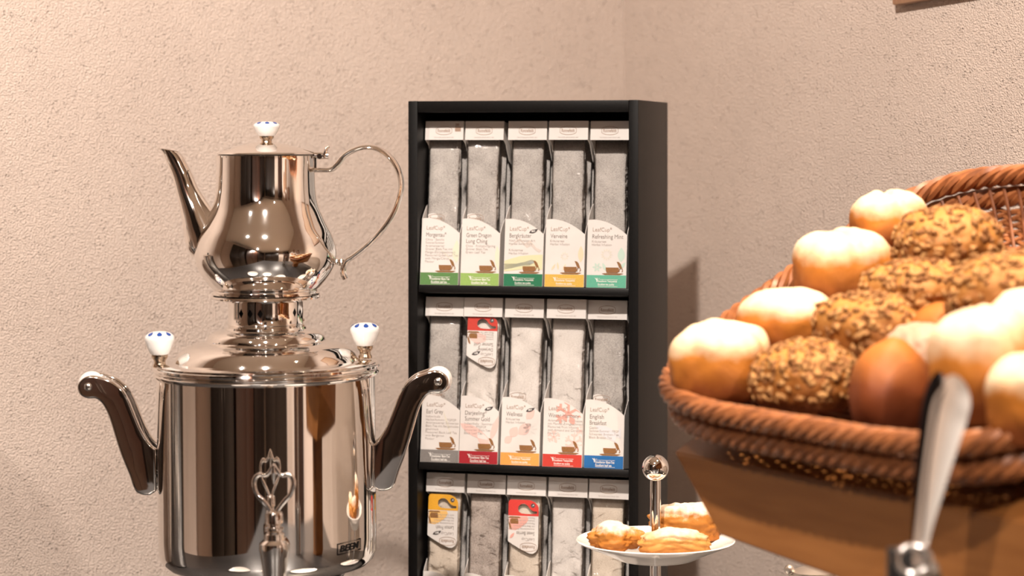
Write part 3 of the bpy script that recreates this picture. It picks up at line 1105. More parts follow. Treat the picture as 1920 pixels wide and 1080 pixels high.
G1, G2, G3 = 'cartons on the top shelf', 'cartons on the middle shelf', 'cartons on the bottom shelf'
L1 = [787, 862.5, 943.5, 1020.5, 1099]
carton(0, L1[0], 'Morgentau®', 'b_green', ['China · Sencha', 'Sommer/Summer', 'Aromatisierter', 'Grüner Blatt-Tee mit', 'Mango-Zitrusgeschmack', 'Flavoured Green Leaf Tea', 'with Mango/Citrus', 'Flavour'], quality='leaf', art=art_m,
       label='white tea carton with dark green band, leftmost on the top shelf', group=G1, name_w=[38], mark280=True)
carton(0, L1[1], 'Green Dragon\nLung Ching', 'b_lime', ['China · Frühjahr/Spring', 'Grüner Blatt-Tee', 'Green Leaf Tea'], quality='leaf', art=art_g, dy=0.001,
       label='white tea carton with light green band, second on the top shelf', group=G1, name_w=[47, 40])
carton(0, L1[2], 'Bergkräuter', 'b_deep', ['Nach Schweizer Art', 'Herbal Swiss Style', '', 'Kräutertee', 'Herbal Infusion'], bio=True, art=art_b, dy=0.001,
       label='white tea carton with emerald band and mountain meadow picture, middle of top shelf', group=G1, name_w=[41])
carton(0, L1[3], 'Verveine', 'b_yellow', ['Kräutertee', 'Herbal Infusion'], art=art_v, yaw=0.0, dy=0.0,
       label='white tea carton with yellow band on the top shelf', group=G1, name_w=[31])
carton(0, L1[4], 'Refreshing Mint', 'b_teal', ['Kräutertee', 'Herbal Infusion'], art=art_r, dy=0.002,
       label='white tea carton with turquoise band and mint leaves, rightmost on top shelf', group=G1, name_w=[57])
L2 = [787.5, 860, 937.5, 1016.5, 1093]
carton(1, L2[0], 'Earl Grey', 'b_grey', ['Indien/India', 'Herbst/Autumn · TGFOP', 'Aromatisierter Schwarzer', 'Blatt-Tee mit Bergamotte-', 'geschmack', 'Flavoured Black Leaf Tea', 'with Bergamot', 'Flavour'], quality='leaf', art=art_y, dy=0.001,
       label='white tea carton with grey band, leftmost on the middle shelf', group=G2, name_w=[32])
carton(1, L2[1], 'Darjeeling*\nSummer Gold', 'b_red', ['Indien/India · Sommer/', 'Summer · FTGFOP', 'Schwarzer Blatt-Tee', 'Black Leaf Tea'], quality='leaf', bio=True, art=art_d, dy=-0.001,
       label='white tea carton with crimson band and pink leaves on the middle shelf', group=G2, name_w=[41, 47])
carton(1, L2[2], 'Wellness', 'b_orange', ['Kräutertee', 'Herbal Infusion'], bio=True, art=art_w, dy=0.0,
       label='white tea carton with orange band, middle of the middle shelf', group=G2, name_w=[30])
carton(1, L2[3], 'Winter Harmony', 'b_scarlet', ['Aromatisierter Früchtetee', 'mit Mandel-Zimtgeschmack', 'Flavoured Fruit Infusion', 'with Almond and Cinnamon', 'Flavour'], art=art_h, dy=-0.001,
       label='white tea carton with red band and pink snowflakes on the middle shelf', group=G2, name_w=[57])
carton(1, L2[4] + 1.5, 'English\nBreakfast', 'b_blue', ['Ceylon', 'Sommer/Summer · FBOP', 'Schwarzer Broken-Tee', 'Black Broken Tea'], quality='leaf', art=art_e, dy=0.006, yaw=-0.03,
       label='white tea carton with blue band, rightmost on the middle shelf', group=G2, name_w=[26, 31])
L3 = [789, 866, 941.5, 1019.5, 1096.5]
lab3 = ['white tea carton holding a yellow-tagged sachet on the bottom shelf', 'white tea carton with dark brown tea inside, second on the bottom shelf', 'white tea carton holding a red-tagged sachet on the bottom shelf',
        'white tea carton with pale plain sachet, fourth on the bottom shelf', 'white tea carton with brownish sachet behind the pastry plate, rightmost on bottom shelf']
for i, px in enumerate(L3):
    carton(2, px, None, None, [], label=lab3[i], group=G3, dy=0.001 * (i % 2))

# sachets: a lumpy paper tea bag in a clear film sleeve, some with a printed tag


def pouch_me(seed, w, h, t, amp, nx=24, nz=60):
    rnd = Vector((seed * 3.7, seed * 1.3, seed * 7.1))
    verts, faces = [], []
    for side in (0, 1):
        for j in range(nz + 1):
            for i in range(nx + 1):
                fx, fz = i / nx, j / nz
                x, z = (fx - 0.5) * w, fz * h
                edge = min(1.0, 12 * fx, 12 * (1 - fx)) ** 0.5 * min(1.0, 8 * fz, 8 * (1 - fz)) ** 0.6
                crump = max(0.0, 1 - abs(fz - 0.42) / 0.30)
                d = t * 0.5 * edge + amp * edge * noise.noise(Vector((x * 45, side * 3.0, z * 38)) + rnd) + amp * (0.3 + 0.8 * crump) * edge * noise.noise(Vector((x * 95 + z * 60, side * 3.0, z * 80 - x * 40)) + rnd)
                wob = 0.0009 * noise.noise(Vector((0, side, z * 40)) + rnd)
                verts.append((x + wob * (1 if fx > 0.5 else -1), d if side else -d, z))
    n = (nx + 1) * (nz + 1)
    for side in (0, 1):
        for j in range(nz):
            for i in range(nx):
                a = side * n + j * (nx + 1) + i
                q = (a, a + 1, a + nx + 2, a + nx + 1)
                faces.append(q if side == 0 else q[::-1])
    for j in range(nz):
        a, b = j * (nx + 1), (j + 1) * (nx + 1)
        faces.append((a, b, n + b, n + a))
        faces.append((a + nx, n + a + nx, n + b + nx, b + nx))
    for i in range(nx):
        faces.append((i, n + i, n + i + 1, i + 1))
        a = nz * (nx + 1) + i
        faces.append((a, a + 1, n + a + 1, n + a))
    me = mesh(verts, faces, True)
    return me


def tag_outline():
    """paper tag: rounded top-left, rounded top right, lower edge running down to the right"""
    w, h = 57.0, 98.0
    pts = [(2, h - 1), (0, h - 5), (0, 24), (1, 22)]
    pts += [(10, 16.5), (22, 10), (34, 4.5), (42, 1.5), (48, 1.5), (53, 5), (56, 10), (57, 16)]
    pts += [(57, 84), (55, 89), (50, 94), (42, 97.5), (34, h), (5, h)]
    return pts


def comma(cx, cz, s):
    pts = [(-14, 0), (-13, 6), (-8, 10), (-1, 11), (5, 8), (9, 3), (13, -1), (19, -3.5), (25, -3.5), (25, -8), (14, -9), (2, -9), (-7, -8), (-12, -5)]
    return [(cx + x * s, cz + z * s) for x, z in pts]


POUCHES = [pouch_me(s, 0.0392, 0.168, 0.0075, 0.0012) for s in range(5)]
FILMS = [pouch_me(s, 0.0410, 0.182, 0.0098, 0.0012) for s in range(5)]
STUBS = [pouch_me(s + 9, 0.0400, 0.176, 0.010, 0.0012, 6, 12) for s in range(2)]

SACH = [
    ('tea_grey', 0, 'stub'), ('tea_grey', 1, 'stub'), ('tea_grey', 2, None), ('tea_grey', 3, None), ('tea_grey', 4, None),
    ('tea_grey', 2, 'stub'), ('tea_pale', 0, 'red_dull'), ('tea_pale', 1, 'stub'), ('tea_pale', 4, None), ('tea_grey', 3, 'stub'),
    ('tea_cream', 1, 'yellow'), ('tea_brown', 2, None), ('tea_cream', 3, 'red'), ('tea_pale', 0, None), ('tea_cream', 2, None)]
WHERE = ['in the carton with dark green band', 'in the carton with light green band', 'in the emerald-banded carton', 'in the yellow-banded carton', 'in the turquoise-banded carton',
         'in the grey-banded carton', 'in the crimson-banded carton', 'in the orange-banded carton', 'in the carton with snowflakes', 'in the blue-banded carton',
         'leftmost on the bottom shelf', 'second on the bottom shelf', 'middle of the bottom shelf', 'fourth on the bottom shelf', 'rightmost on the bottom shelf, behind the pastries']
KIND = {'tea_grey': 'grey speckled tea sachet', 'tea_pale': 'pale grey tea sachet', 'tea_cream': 'cream coloured tea sachet', 'tea_brown': 'brown tea sachet with dark leaves'}
SDEP = [0.018, 0.014, 0.019, 0.022, 0.027, 0.016, 0.013, 0.020, 0.022, 0.026, 0.012, 0.015, 0.014, 0.021, 0.017]
rnd = random.Random(4)


def tag_part(parent, me, mat, x, z, y, flip=True, name='tag'):
    return link(name, me, mat, parent, (x, y, z))


def flipped(me, x, z):
    """rotate a flat print by half a turn and place its old left-bottom corner at x,z"""
    m2 = put(me)
    for v in m2.vertices:
        v.co = (x - v.co.x, v.co.y, z - v.co.z)
    return m2


for i, (root, base) in enumerate(cartons):
    mat, pv, kind = SACH[i]
    tagged = kind in ('yellow', 'red', 'red_dull')
    look = KIND[mat]
    if kind == 'yellow': look = 'cream sachet with yellow paper tag'
    if kind == 'red': look = 'cream sachet with bright red paper tag'
    if kind == 'red_dull': look = 'pale sachet with crimson paper tag'
    s = empty('tea_sachet', label='%s, %s' % (look, WHERE[i]), cat='tea sachet', group='sachets showing in the cartons')
    bxo = BW * 0.5 - 0.0026
    s.matrix_world = base @ Matrix.Translation((bxo, SDEP[i], 0.0012)) @ Matrix.Rotation(rnd.uniform(-0.012, 0.012), 4, 'Y')
    link('tea_bag', POUCHES[pv].copy(), M[mat], s, (0, 0, 0.006))
    link('film', FILMS[pv], M['film'], s)
    if kind == 'stub':
        # rounded end of a paper tag peeping out behind the flap
        tp_ = [(0, 0)] + [(37.0 * PX * (k / 10), PX * (121 + 10 * math.sin(PI * min(1.0, k / 10 + 0.25)) ** 0.8 - 26 * max(0, k / 10 - 0.40))) for k in range(11)] + [(37 * PX, 0)]
        tg = link('tag', prism([(x, z) for x, z in tp_], 0.0004, 'y'), M['card'], s, (-18.0 * PX - 0.004, -0.0108, 0))
        link('oval_mark', put(OVAL), M['ink_brown'], tg, (16 * PX, -0.0005, 121.5 * PX), None)
        link('lettering', put(RONN), M['ink_brown'], tg, (16 * PX - 12.2 * PX, -0.0005, 118.5 * PX))
    if tagged:
        zb = 0.170 - 102 * PX
        if kind == 'red_dull': zb += 8 * PX
        if kind == 'red': zb -= 4 * PX
        ox = -28.5 * PX
        yy = -0.0100
        tcol = {'yellow': 't_yellow', 'red': 't_red', 'red_dull': 'b_scarlet'}[kind]
        out = [(x * PX, z * PX) for x, z in tag_outline()]
        tg = link('tag', flat_shapes([out, [(x * PX, z * PX) for x, z in comma(31, 81, 0.92)]]), M['card'], s, (ox, yy, zb))
        md = tg.modifiers.new('thickness', 'SOLIDIFY')
        md.thickness = 0.0003
        md.offset = 0
        top = [(x, z) for x, z in out if z > 69 * PX]
        colr = [(0, 69 * PX)] + [(57 * PX, 69 * PX), (57 * PX, 84 * PX), (55 * PX, 89 * PX), (50 * PX, 94 * PX), (42 * PX, 97.5 * PX), (34 * PX, 98 * PX), (5 * PX, 98 * PX), (2 * PX, 97 * PX), (0, 93 * PX)]
        link('tag_colour', flat_shapes([colr, [(x * PX, z * PX) for x, z in comma(31, 81, 0.92)]]), M[tcol], tg, (0, -0.0003, 0))
        link('tag_dot', flat_shapes([ellipse(46 * PX, 88 * PX, 4 * PX, 4 * PX, 18)]), M['ink_dark'], tg, (0, -0.0004, 0))
        link('tag_arrow', flat_shapes([[(44 * PX, 86 * PX), (47.5 * PX, 90.5 * PX), (48 * PX, 86 * PX), (47 * PX, 88.4 * PX)]]), M['white_ink'], tg, (0, -0.0005, 0))
        nm = {'yellow': 'Lemon Fresh', 'red': 'Sweet Berries', 'red_dull': 'Darjeeling*\nSummer Gold'}[kind]
        cw = flipped(CUP, 32 * PX, 66 * PX)
        cw.transform(Matrix.Scale(0.62, 4, (1, 0, 0)))
        link('tag_cup_mark', cw, M['cup'], tg, (4 * PX, -0.0005, 0))
        if kind != 'red_dull':
            amat = 'p_amber' if kind == 'yellow' else 'p_rose'
            link('tag_picture', flat_shapes([[(2 * PX, 44 * PX), (14 * PX, 43 * PX), (24 * PX, 48 * PX), (34 * PX, 56 * PX), (38 * PX, 63 * PX), (36 * PX, 68 * PX), (2 * PX, 68 * PX)]]), M[amat], tg, (0, -0.00035, 0))
            link('name_lettering', flipped(text_me(nm, width=34 * PX, height=7 * PX), 50 * PX, 41 * PX), M['ink'], tg, (0, -0.0005, 0))
            link('brand_lettering', flipped(text_me('LeafCup', width=24 * PX, height=7 * PX), 50 * PX, 31 * PX), M['ink_soft'], tg, (0, -0.0005, 0))
            for k, ln in enumerate(['Aromatisierter Kräutertee', 'mit Zitrusgeschmack', 'Flavoured Infusion', 'with Citrus Flavour'] if kind == 'yellow' else ['Aromatisierter Früchtetee', 'mit Beerengeschmack', 'Flavoured Fruit', 'Infusion with Berry', 'Flavour']):
                link('small_lettering', flipped(text_me(ln, size=4.6 * PX), 50 * PX, (47 + 5 * k) * PX), M['ink_soft'], tg, (0, -0.0005, 0))
        else:
            link('tag_picture', flat_shapes([[(z_, x_) for x_, z_ in []] or [(6 * PX, 52 * PX), (20 * PX, 44 * PX), (36 * PX, 50 * PX), (36 * PX, 60 * PX), (20 * PX, 66 * PX)]]), M['p_pink'], tg, (0, -0.00035, 0))
            link('name_lettering', flipped(text_me('Darjeeling*', width=31 * PX, height=8 * PX), 50 * PX, 39 * PX), M['ink'], tg, (0, -0.0005, 0))
            link('name_lettering', flipped(text_me('Summer Gold', width=36 * PX, height=7 * PX), 50 * PX, 47 * PX), M['ink'], tg, (0, -0.0005, 0))
            link('brand_lettering', flipped(text_me('LeafCup', width=23 * PX, height=7 * PX), 50 * PX, 30 * PX), M['ink_soft'], tg, (0, -0.0005, 0))
            for k, ln in enumerate(['Indien/India', 'Sommer/Summer', 'Schwarzer Blatt-Tee', 'Black Leaf Tea']):
                link('small_lettering', flipped(text_me(ln, size=4.4 * PX), 50 * PX, (55 + 4 * k) * PX), M['ink_soft'], tg, (0, -0.0005, 0))
        if kind != 'red':
            link('organic_mark', put(BIO_LEAF), M['ink_dark'], tg, (10 * PX, -0.0005, 24.5 * PX))
            link('organic_lettering', flipped(BIO_TXT, 21.5 * PX, 29.4 * PX), M['white_ink'], tg, (0, -0.0006, 0))
        else:
            link('leaf_mark', flat_shapes([leaf(8 * PX, 33 * PX, 13 * PX, 2.6 * PX, 0.9)]), M['p_rose'], tg, (0, -0.0005, 0))
        link('oval_mark', put(OVAL), M['ink_brown'], tg, (39 * PX, -0.0005, 13 * PX), None)
        link('lettering', flipped(RONN, 51.2 * PX, 16.2 * PX), M['ink_brown'], tg, (0, -0.0005, 0))
    # the sachets queueing behind it
    for k in range(1, 3):
        s2 = link('tea_sachet', STUBS[k % 2], M['tea_grey'])
        s2.matrix_world = base @ Matrix.Translation((bxo + 0.0012 * k, SDEP[i] + 0.003 + 0.0155 * k, 0.0012))
        tag(s2, 'grey tea sachet %s from the front, %s' % (('second', 'third')[k - 1], WHERE[i]), 'tea sachet', 'sachets queueing in the carton %s' % WHERE[i])

# ------------------------------------------------------------------ bread stand, basket, rolls
A = Vector((0.1515, 2.10, 1.211))
st = empty('bread_stand', (A.x, A.y, TABLE), (0, 0, RZ), 'brown wooden wedge stand carrying the bread basket', 'stand')
LT, IN, SD = 0.50, 0.0691, 0.30
TILT = 0.488
zt, zb_ = A.z - TABLE, 1.1442 - TABLE
zbk = zt + SD * math.tan(TILT)


def hexa(verts, bevel=0.0015):
    bm = bmesh.new()
    vs = [bm.verts.new(v) for v in verts]
    for f in ((3, 2, 1, 0), (4, 5, 6, 7), (0, 1, 5, 4), (1, 2, 6, 5), (2, 3, 7, 6), (3, 0, 4, 7)):
        bm.faces.new([vs[i] for i in f])
    bmesh.ops.recalc_face_normals(bm, faces=bm.faces[:])
    bmesh.ops.bevel(bm, geom=bm.edges[:], offset=bevel, segments=2, affect='EDGES')
    me = bpy.data.meshes.new('hexa')
    bm.to_mesh(me)
    bm.free()
    return smooth_by_angle(me, 35)


link('box', hexa([(IN, 0, zb_), (LT - IN, 0, zb_ - 0.0265), (LT - IN, SD, zb_ - 0.0265), (IN, SD, zb_), (0, 0, zt), (LT, 0, zt), (LT, SD, zbk), (0, SD, zbk)]), M['stand_wood'], st)
link('pedestal', box_me(0.30, 0.42, 0.10, 0.22, 0.0, zb_ - 0.018, 0.003), M['stand_wood'], st)

# basket frame: u along the stand, v up the slope, n away from it
Vv = (Wd * math.cos(TILT) + Vector((0, 0, math.sin(TILT)))).normalized()
Nn = U.cross(Vv).normalized()
OR = Vector((0.4065, 1.98, 1.367)) - U * 0.26 - Vv * 0.225
BM = Matrix(((U.x, Vv.x, Nn.x, OR.x), (U.y, Vv.y, Nn.y, OR.y), (U.z, Vv.z, Nn.z, OR.z), (0, 0, 0, 1)))
bk = empty('bread_basket', label='oblong brown wicker basket heaped with bread rolls', cat='basket')
bk.matrix_world = BM
LU, LV, SUPER = 0.52, 0.45, 4.6


def rrect(off, n=260):
    """superellipse path inset by off, counter-clockwise, evenly spaced; returns points with outward normals, and its length"""
    a, b = LU / 2 - off, LV / 2 - off
    raw = []
    for k in range(1600):
        t = 2 * PI * k / 1600
        c, s_ = math.cos(t), math.sin(t)
        raw.append((LU / 2 + a * math.copysign(abs(c) ** (2 / SUPER), c), LV / 2 + b * math.copysign(abs(s_) ** (2 / SUPER), s_)))
    cum = [0.0]
    for k in range(1600): cum.append(cum[-1] + math.dist(raw[k], raw[(k + 1) % 1600]))
    tot = cum[-1]
    pts, j = [], 0
    for k in range(n):
        d = tot * k / n
        while cum[j + 1] < d: j += 1
        f = (d - cum[j]) / max(1e-9, cum[j + 1] - cum[j])
        p, q = raw[j], raw[(j + 1) % 1600]
        pts.append((p[0] + (q[0] - p[0]) * f, p[1] + (q[1] - p[1]) * f))
    out = []
    for k in range(n):
        p, q = pts[k - 1], pts[(k + 1) % n]
        dx, dy = q[0] - p[0], q[1] - p[1]
        l = math.hypot(dx, dy)
        out.append((pts[k], (dy / l, -dx / l)))
    return out, tot


def helix(off, nz_, R, r, phase, turns, n=1300, sides=6):
    base_, tot = rrect(off, n)
    pts = []
    for k, (p, nr) in enumerate(base_):
        a = 2 * PI * turns * k / n + phase
        pts.append((p[0] + nr[0] * R * math.cos(a), p[1] + nr[1] * R * math.cos(a), nz_ + R * math.sin(a)))
    return tube(pts, r, sides, closed=True)


NS = 5
for s_ in range(NS):
    link('rim_strand', helix(0.003, 0.0, 0.0066, 0.0044, 2 * PI * s_ / NS, 23), M['wicker'], bk)
for s_ in range(NS):
    link('rim_strand', helix(0.003, -0.0235, 0.0066, 0.0044, 2 * PI * s_ / NS, 23), M['wicker'], bk)
# woven side: weavers passing in front of and behind the stakes
NST = 96
DEPTH = 0.0595
levels = 12
for j in range(levels):
    f = j / (levels - 1)
    nz_ = -0.036 - (DEPTH - 0.036) * f
    off = 0.010 + 0.040 * f ** 1.3
    base_, tot = rrect(off, NST * 8)
    pts = []
    for k, (p, nr) in enumerate(base_):
        w = 0.0034 * math.cos(PI * (k / 8.0 + j))
        pts.append((p[0] + nr[0] * w, p[1] + nr[1] * w, nz_ + 0.0006 * math.sin(k * 0.7 + j)))
    link('weaver', tube(pts, 0.0026, 6, closed=True), M['wicker'], bk)
rows_ = [rrect(0.008 + 0.044 * g ** 1.3, NST)[0] for g in (0, 0.33, 0.66, 1.0)]
for k in range(NST):
    pts = [(rows_[q][k][0][0], rows_[q][k][0][1], -0.012 - (DEPTH - 0.010) * q / 3) for q in range(4)]
    link('stake', tube(pts, 0.0019, 5), M['wicker_dark'], bk)
nfl = 46
for k in range(nfl):
    y = 0.056 + (LV - 0.112) * k / (nfl - 1)
    e = 0.054 + 0.03 * max(0, 1 - min(k, nfl - 1 - k) / 8.0) ** 2
    link('floor_cane', tube([(e, y, -DEPTH - 0.002), (LU - e, y, -DEPTH - 0.002)], 0.0031, 6), M['wicker_dark'], bk)

BALL = icoball(5)


def roll_me(seed, a, b, c, kind):
    me = BALL.copy()
    off = Vector((seed * 5.3, seed * 2.1, seed * 9.7))
    for v in me.vertices:
        d = v.co.copy()
        # superellipsoid, a little boxy, flat foot
        e = 3.0 if kind == 'white' else (2.1 if kind == 'brown' else 2.6)
        k = (abs(d.x) ** e + abs(d.y) ** e + abs(d.z) ** e) ** (-1 / e)
        p = d * k
        rr_ = 1.0 + 0.07 * noise.noise(d * 1.6 + off)
        if kind == 'white':
            rr_ += 0.03 * noise.noise(d * 3.5 + off)
            if p.z > 0:      # split crust along the top
                wv_ = 0.09 * noise.noise(Vector((d.x * 2.0, 0, 0)) + off)
                q = (p.y - wv_)
                rr_ += p.z * (-0.16 * math.exp(-(q / 0.10) ** 2) + 0.06 * math.exp(-((abs(q) - 0.24) / 0.14) ** 2)) * max(0, 1 - p.x * p.x * 0.8)
        elif kind == 'brown':
            rr_ += 0.02 * noise.noise(d * 3 + off)
        else:
            rr_ += 0.05 * noise.noise(d * 4 + off) + 0.035 * noise.noise(d * 10 + off)
        p = p * rr_
        if kind == 'brown':
            tp = 1 - 0.22 * max(0.0, p.z) ** 1.5
            p.x *= tp
            p.y *= tp
        z = p.z * c
        if z < -0.62 * c: z = -0.62 * c + (z + 0.62 * c) * 0.25
        v.co = (p.x * a, p.y * b, z)
    return me


def seeds_me(src, n, seed, size=0.0048, zmin=-0.012):
    rn = random.Random(seed)
    oct_v = [(1, 0, 0), (-1, 0, 0), (0, 1, 0), (0, -1, 0), (0, 0, 1), (0, 0, -1), (0.6, 0.6, 0.5), (-0.6, 0.6, 0.5), (-0.6, -0.6, 0.5), (0.6, -0.6, 0.5)]
    oct_f = [(4, 6, 7), (4, 7, 8), (4, 8, 9), (4, 9, 6), (0, 2, 6), (2, 7, 6), (2, 1, 7), (1, 8, 7), (1, 3, 8), (3, 9, 8), (3, 0, 9), (0, 6, 9), (5, 2, 0), (5, 1, 2), (5, 3, 1), (5, 0, 3)]
    cand = [v for v in src.vertices if v.co.z > zmin]
    V, Fc = [], []
    for _ in range(n):
        v = rn.choice(cand)
        nrm = v.normal
        s = size * rn.uniform(0.6, 1.25)
        t = nrm.orthogonal().normalized()
        t.rotate(Matrix.Rotation(rn.uniform(0, 2 * PI), 3, nrm))
        b = nrm.cross(t)
        tilt = rn.uniform(-0.35, 0.35)
        n2 = (nrm + t * tilt).normalized()
        t2 = (t - nrm * tilt).normalized()
        o = len(V)
        for x, y, z in oct_v:
            V.append(v.co + t2 * (x * s) + b * (y * s * 0.62) + n2 * (z * s * 0.34 + s * 0.1))
        Fc += [tuple(i + o for i in f) for f in oct_f]
    return mesh(V, Fc, True)


def ray_uv(px, py, n):
    """point where the photo ray through (px,py) meets the basket-parallel plane at height n"""
    d = Vector(((px - 960) / F, 1.0, -(py - HOR) / F))
    o = Vector((0, 0, EYE))
    t = ((OR + Nn * n) - o).dot(Nn) / d.dot(Nn)
    return o + d * t


# (column, row, height over rim plane, half sizes, turn about n, lean, kind, label)
ROLLS = [
    (1354, 690, 0.004, (0.046, 0.043, 0.043), 0.5, 0.0, 'white', 'round white-topped bread roll at the left tip of the basket'),
    (1512, 715, -0.004, (0.049, 0.040, 0.036), 0.2, 0.0, 'seed', 'oat-crusted roll at the front rim beside the leftmost white roll'),
    (1672, 738, -0.004, (0.036, 0.040, 0.048), 0.3, 0.0, 'brown', 'smooth glossy brown roll standing at the front rim left of the tongs'),
    (1478, 610, 0.004, (0.050, 0.038, 0.034), 0.1, 0.0, 'white', 'long white split roll behind the leftmost white roll'),
    (1632, 622, 0.006, (0.052, 0.040, 0.036), 0.35, 0.0, 'seed', 'oat-crusted roll in the middle of the heap above the brown roll'),
    (1768, 628, -0.008, (0.040, 0.036, 0.030), 0.0, 0.0, 'brown', 'small smooth golden roll half hidden in the middle of the heap'),
    (1738, 672, -0.012, (0.036, 0.036, 0.032), 0.0, 0.0, 'rye', 'grey-brown rye roll deep between the other rolls'),
    (1582, 512, 0.012, (0.050, 0.046, 0.042), -0.3, 0.0, 'white', 'large white-topped roll at the left side of the basket, bulging over the rim'),
    (1716, 560, 0.008, (0.052, 0.044, 0.036), 0.1, 0.0, 'seed', 'floured seed roll between the large white roll and the right edge'),
    (1668, 420, 0.016, (0.043, 0.036, 0.032), -0.4, 0.0, 'white', 'white split roll highest at the back of the heap'),
    (1778, 475, 0.016, (0.056, 0.048, 0.044), -0.5, 0.0, 'seed', 'big oat-crusted roll at the top right of the heap against the basket back'),
    (1890, 560, 0.010, (0.052, 0.044, 0.040), 0.6, 0.0, 'seed', 'seed roll cut by the right picture edge'),
    (1842, 706, 0.020, (0.039, 0.042, 0.055), 0.3, 0.0, 'white', 'tall white roll right of the tongs'),
    (1962, 762, 0.004, (0.042, 0.044, 0.042), 0.2, 0.0, 'white', 'white roll at the right picture edge behind the front rim'),
    (1948, 645, 0.010, (0.044, 0.042, 0.044), 0.5, 0.0, 'white', 'white roll at the right picture edge behind the tall white roll'),
    (2020, 500, 0.006, (0.048, 0.042, 0.038), 0.4, 0.0, 'seed', 'oat-crusted roll right of the picture edge against the basket back'),
    (2050, 625, 0.004, (0.046, 0.042, 0.040), -0.2, 0.0, 'white', 'white roll right of the picture edge in the middle of the basket'),
    (2075, 745, 0.002, (0.044, 0.040, 0.038), 0.3, 0.0, 'seed', 'oat-crusted roll right of the picture edge at the basket front'),
]
for i, (px, py, nh, (a, b, c), turn, lean, kind, lab) in enumerate(ROLLS):
    pos = ray_uv(px, py, nh)
    k = 'white' if kind == 'white' else ('brown' if kind == 'brown' else 'seed')
    me = roll_me(i + 1, a * 0.96, b * 0.96, c * 0.96, k)
    ro = link('bread_roll', me, M['roll_' + kind])
    tag(ro, lab, 'bread roll', 'rolls in the bread basket')
    rot = Matrix.Rotation(RZ, 4, 'Z') @ Matrix.Rotation(TILT * 0.2, 4, 'X') @ Matrix.Rotation(turn, 4, 'Z')
    ro.matrix_world = Matrix.Translation(pos) @ rot
    if kind == 'seed':
        sd_ = link('oat_flakes', seeds_me(me, 420, i, 0.0050), M['seed'], ro)
        sd_['kind'] = 'stuff'

# ------------------------------------------------------------------ bread tongs in a holder
TGY = 1.61
TGP = P(1712, 1080, TGY)
TZ0 = TABLE
tg_root = empty('bread_tongs', (TGP.x, TGY, TABLE + 0.02), (0, 0, 0), 'blurred steel bread tongs standing upright in front of the basket', 'tongs')


def tgl(px, py, dy=0.0):
    p = P(px, py, TGY + dy)
    return Vector((p.x - TGP.x, dy, p.z - TABLE - 0.02))


def strip(cl, widths, normal, thick=0.0016, curve=0.0, n=8):
    """a bent metal strip; cl centre points, widths, face normal list; curve = channel depth share"""
    V, Fc = [], []
    m = len(cl)
    for i in range(m):
        t = (cl[min(i + 1, m - 1)] - cl[max(i - 1, 0)]).normalized()
        nr = Vector(normal[i] if isinstance(normal, list) else normal)
        nr = (nr - t * nr.dot(t)).normalized()
        sd = t.cross(nr)
        for layer in (0, 1):
            for k in range(n + 1):
                f = 2 * k / n - 1
                V.append(cl[i] + sd * (f * widths[i] / 2) - nr * (curve * widths[i] * (1 - f * f)) - nr * (thick * layer))
    w = n + 1
    for i in range(m - 1):
        for k in range(n):
            a = i * 2 * w + k
            b = (i + 1) * 2 * w + k
            Fc.append((a, a + 1, b + 1, b))
            Fc.append((a + w, b + w, b + w + 1, a + w + 1))
        for k, s_ in ((0, 1), (n, -1)):
            a = i * 2 * w + k
            b = (i + 1) * 2 * w + k
            Fc.append((a, b, b + w, a + w))
    for i in (0, m - 1):
        for k in range(n):
            a = i * 2 * w + k
            Fc.append((a, a + w, a + w + 1, a + 1))
    return smooth_by_angle(fix(mesh(V, Fc)), 50)


c1 = catmull([(1722, 1050, 24), (1735, 980, 34), (1752, 900, 50), (1768, 830, 64), (1780, 780, 74), (1788, 745, 70), (1786, 722, 52), (1778, 708, 24)], 5)
link('handle', strip([tgl(x, y) for x, y, w in c1], [w * TGY / F for x, y, w in c1], (0.30, -0.84, 0.45), 0.0016, 0.16), M['steel_brushed'], tg_root)
c2 = catmull([(1716, 1040, 20), (1722, 960, 26), (1728, 880, 32), (1738, 800, 36), (1748, 745, 40), (1760, 712, 34), (1770, 705, 20)], 5)
link('handle', strip([tgl(x, y, 0.004) for x, y, w in c2], [w * TGY / F for x, y, w in c2], (-0.75, -0.65, 0.1), 0.0016, 0.16), M['steel_dark'], tg_root)
pv_ = tgl(1700, 1052, 0.002)
link('pivot', box_me(-0.014, 0.004, -0.006, 0.006, -0.016, 0.010, 0.003), M['black_plastic'], tg_root, pv_)
link('pivot_ring', tube([(0.012 * math.cos(a), 0, 0.010 * math.sin(a)) for a in [2 * PI * k / 20 for k in range(20)]], 0.003, 8, closed=True), M['chrome_soft'], tg_root, tgl(1712, 1050, -0.004))
cl = [tgl(1722, 1055), tgl(1727, 1080), tgl(1730, 1110), Vector((0.010, 0, 0.15)), Vector((0.008, 0, 0.08)), Vector((0.004, 0, 0.01))]
cl = [Vector(q) for q in catmull(cl, 4)]
wds = [0.014, 0.026, 0.030, 0.026, 0.026, 0.030]
wds = [q[0] for q in catmull([(w_, 0) for w_ in wds], 4)]
link('arm', strip(cl, wds, (0.2, -0.97, 0.1), 0.0016, 0.12), M['chrome_soft'], tg_root)
link('arm', strip([q + Vector((-0.006, 0.014, 0)) for q in cl], wds, (-0.2, 0.97, 0.1), 0.0016, 0.12), M['chrome_soft'], tg_root)
hol = empty('tongs_holder', (TGP.x + 0.004, TGY, TABLE), label='steel beaker holding the bread tongs in front of the wooden stand', cat='holder')
link('beaker', lathe([(0, 0.0), (0.036, 0.0), (0.038, 0.002), (0.040, 0.12), (0.039, 0.121), (0.0385, 0.12), (0.0365, 0.004), (0, 0.004)], 48), M['chrome_soft'], hol)
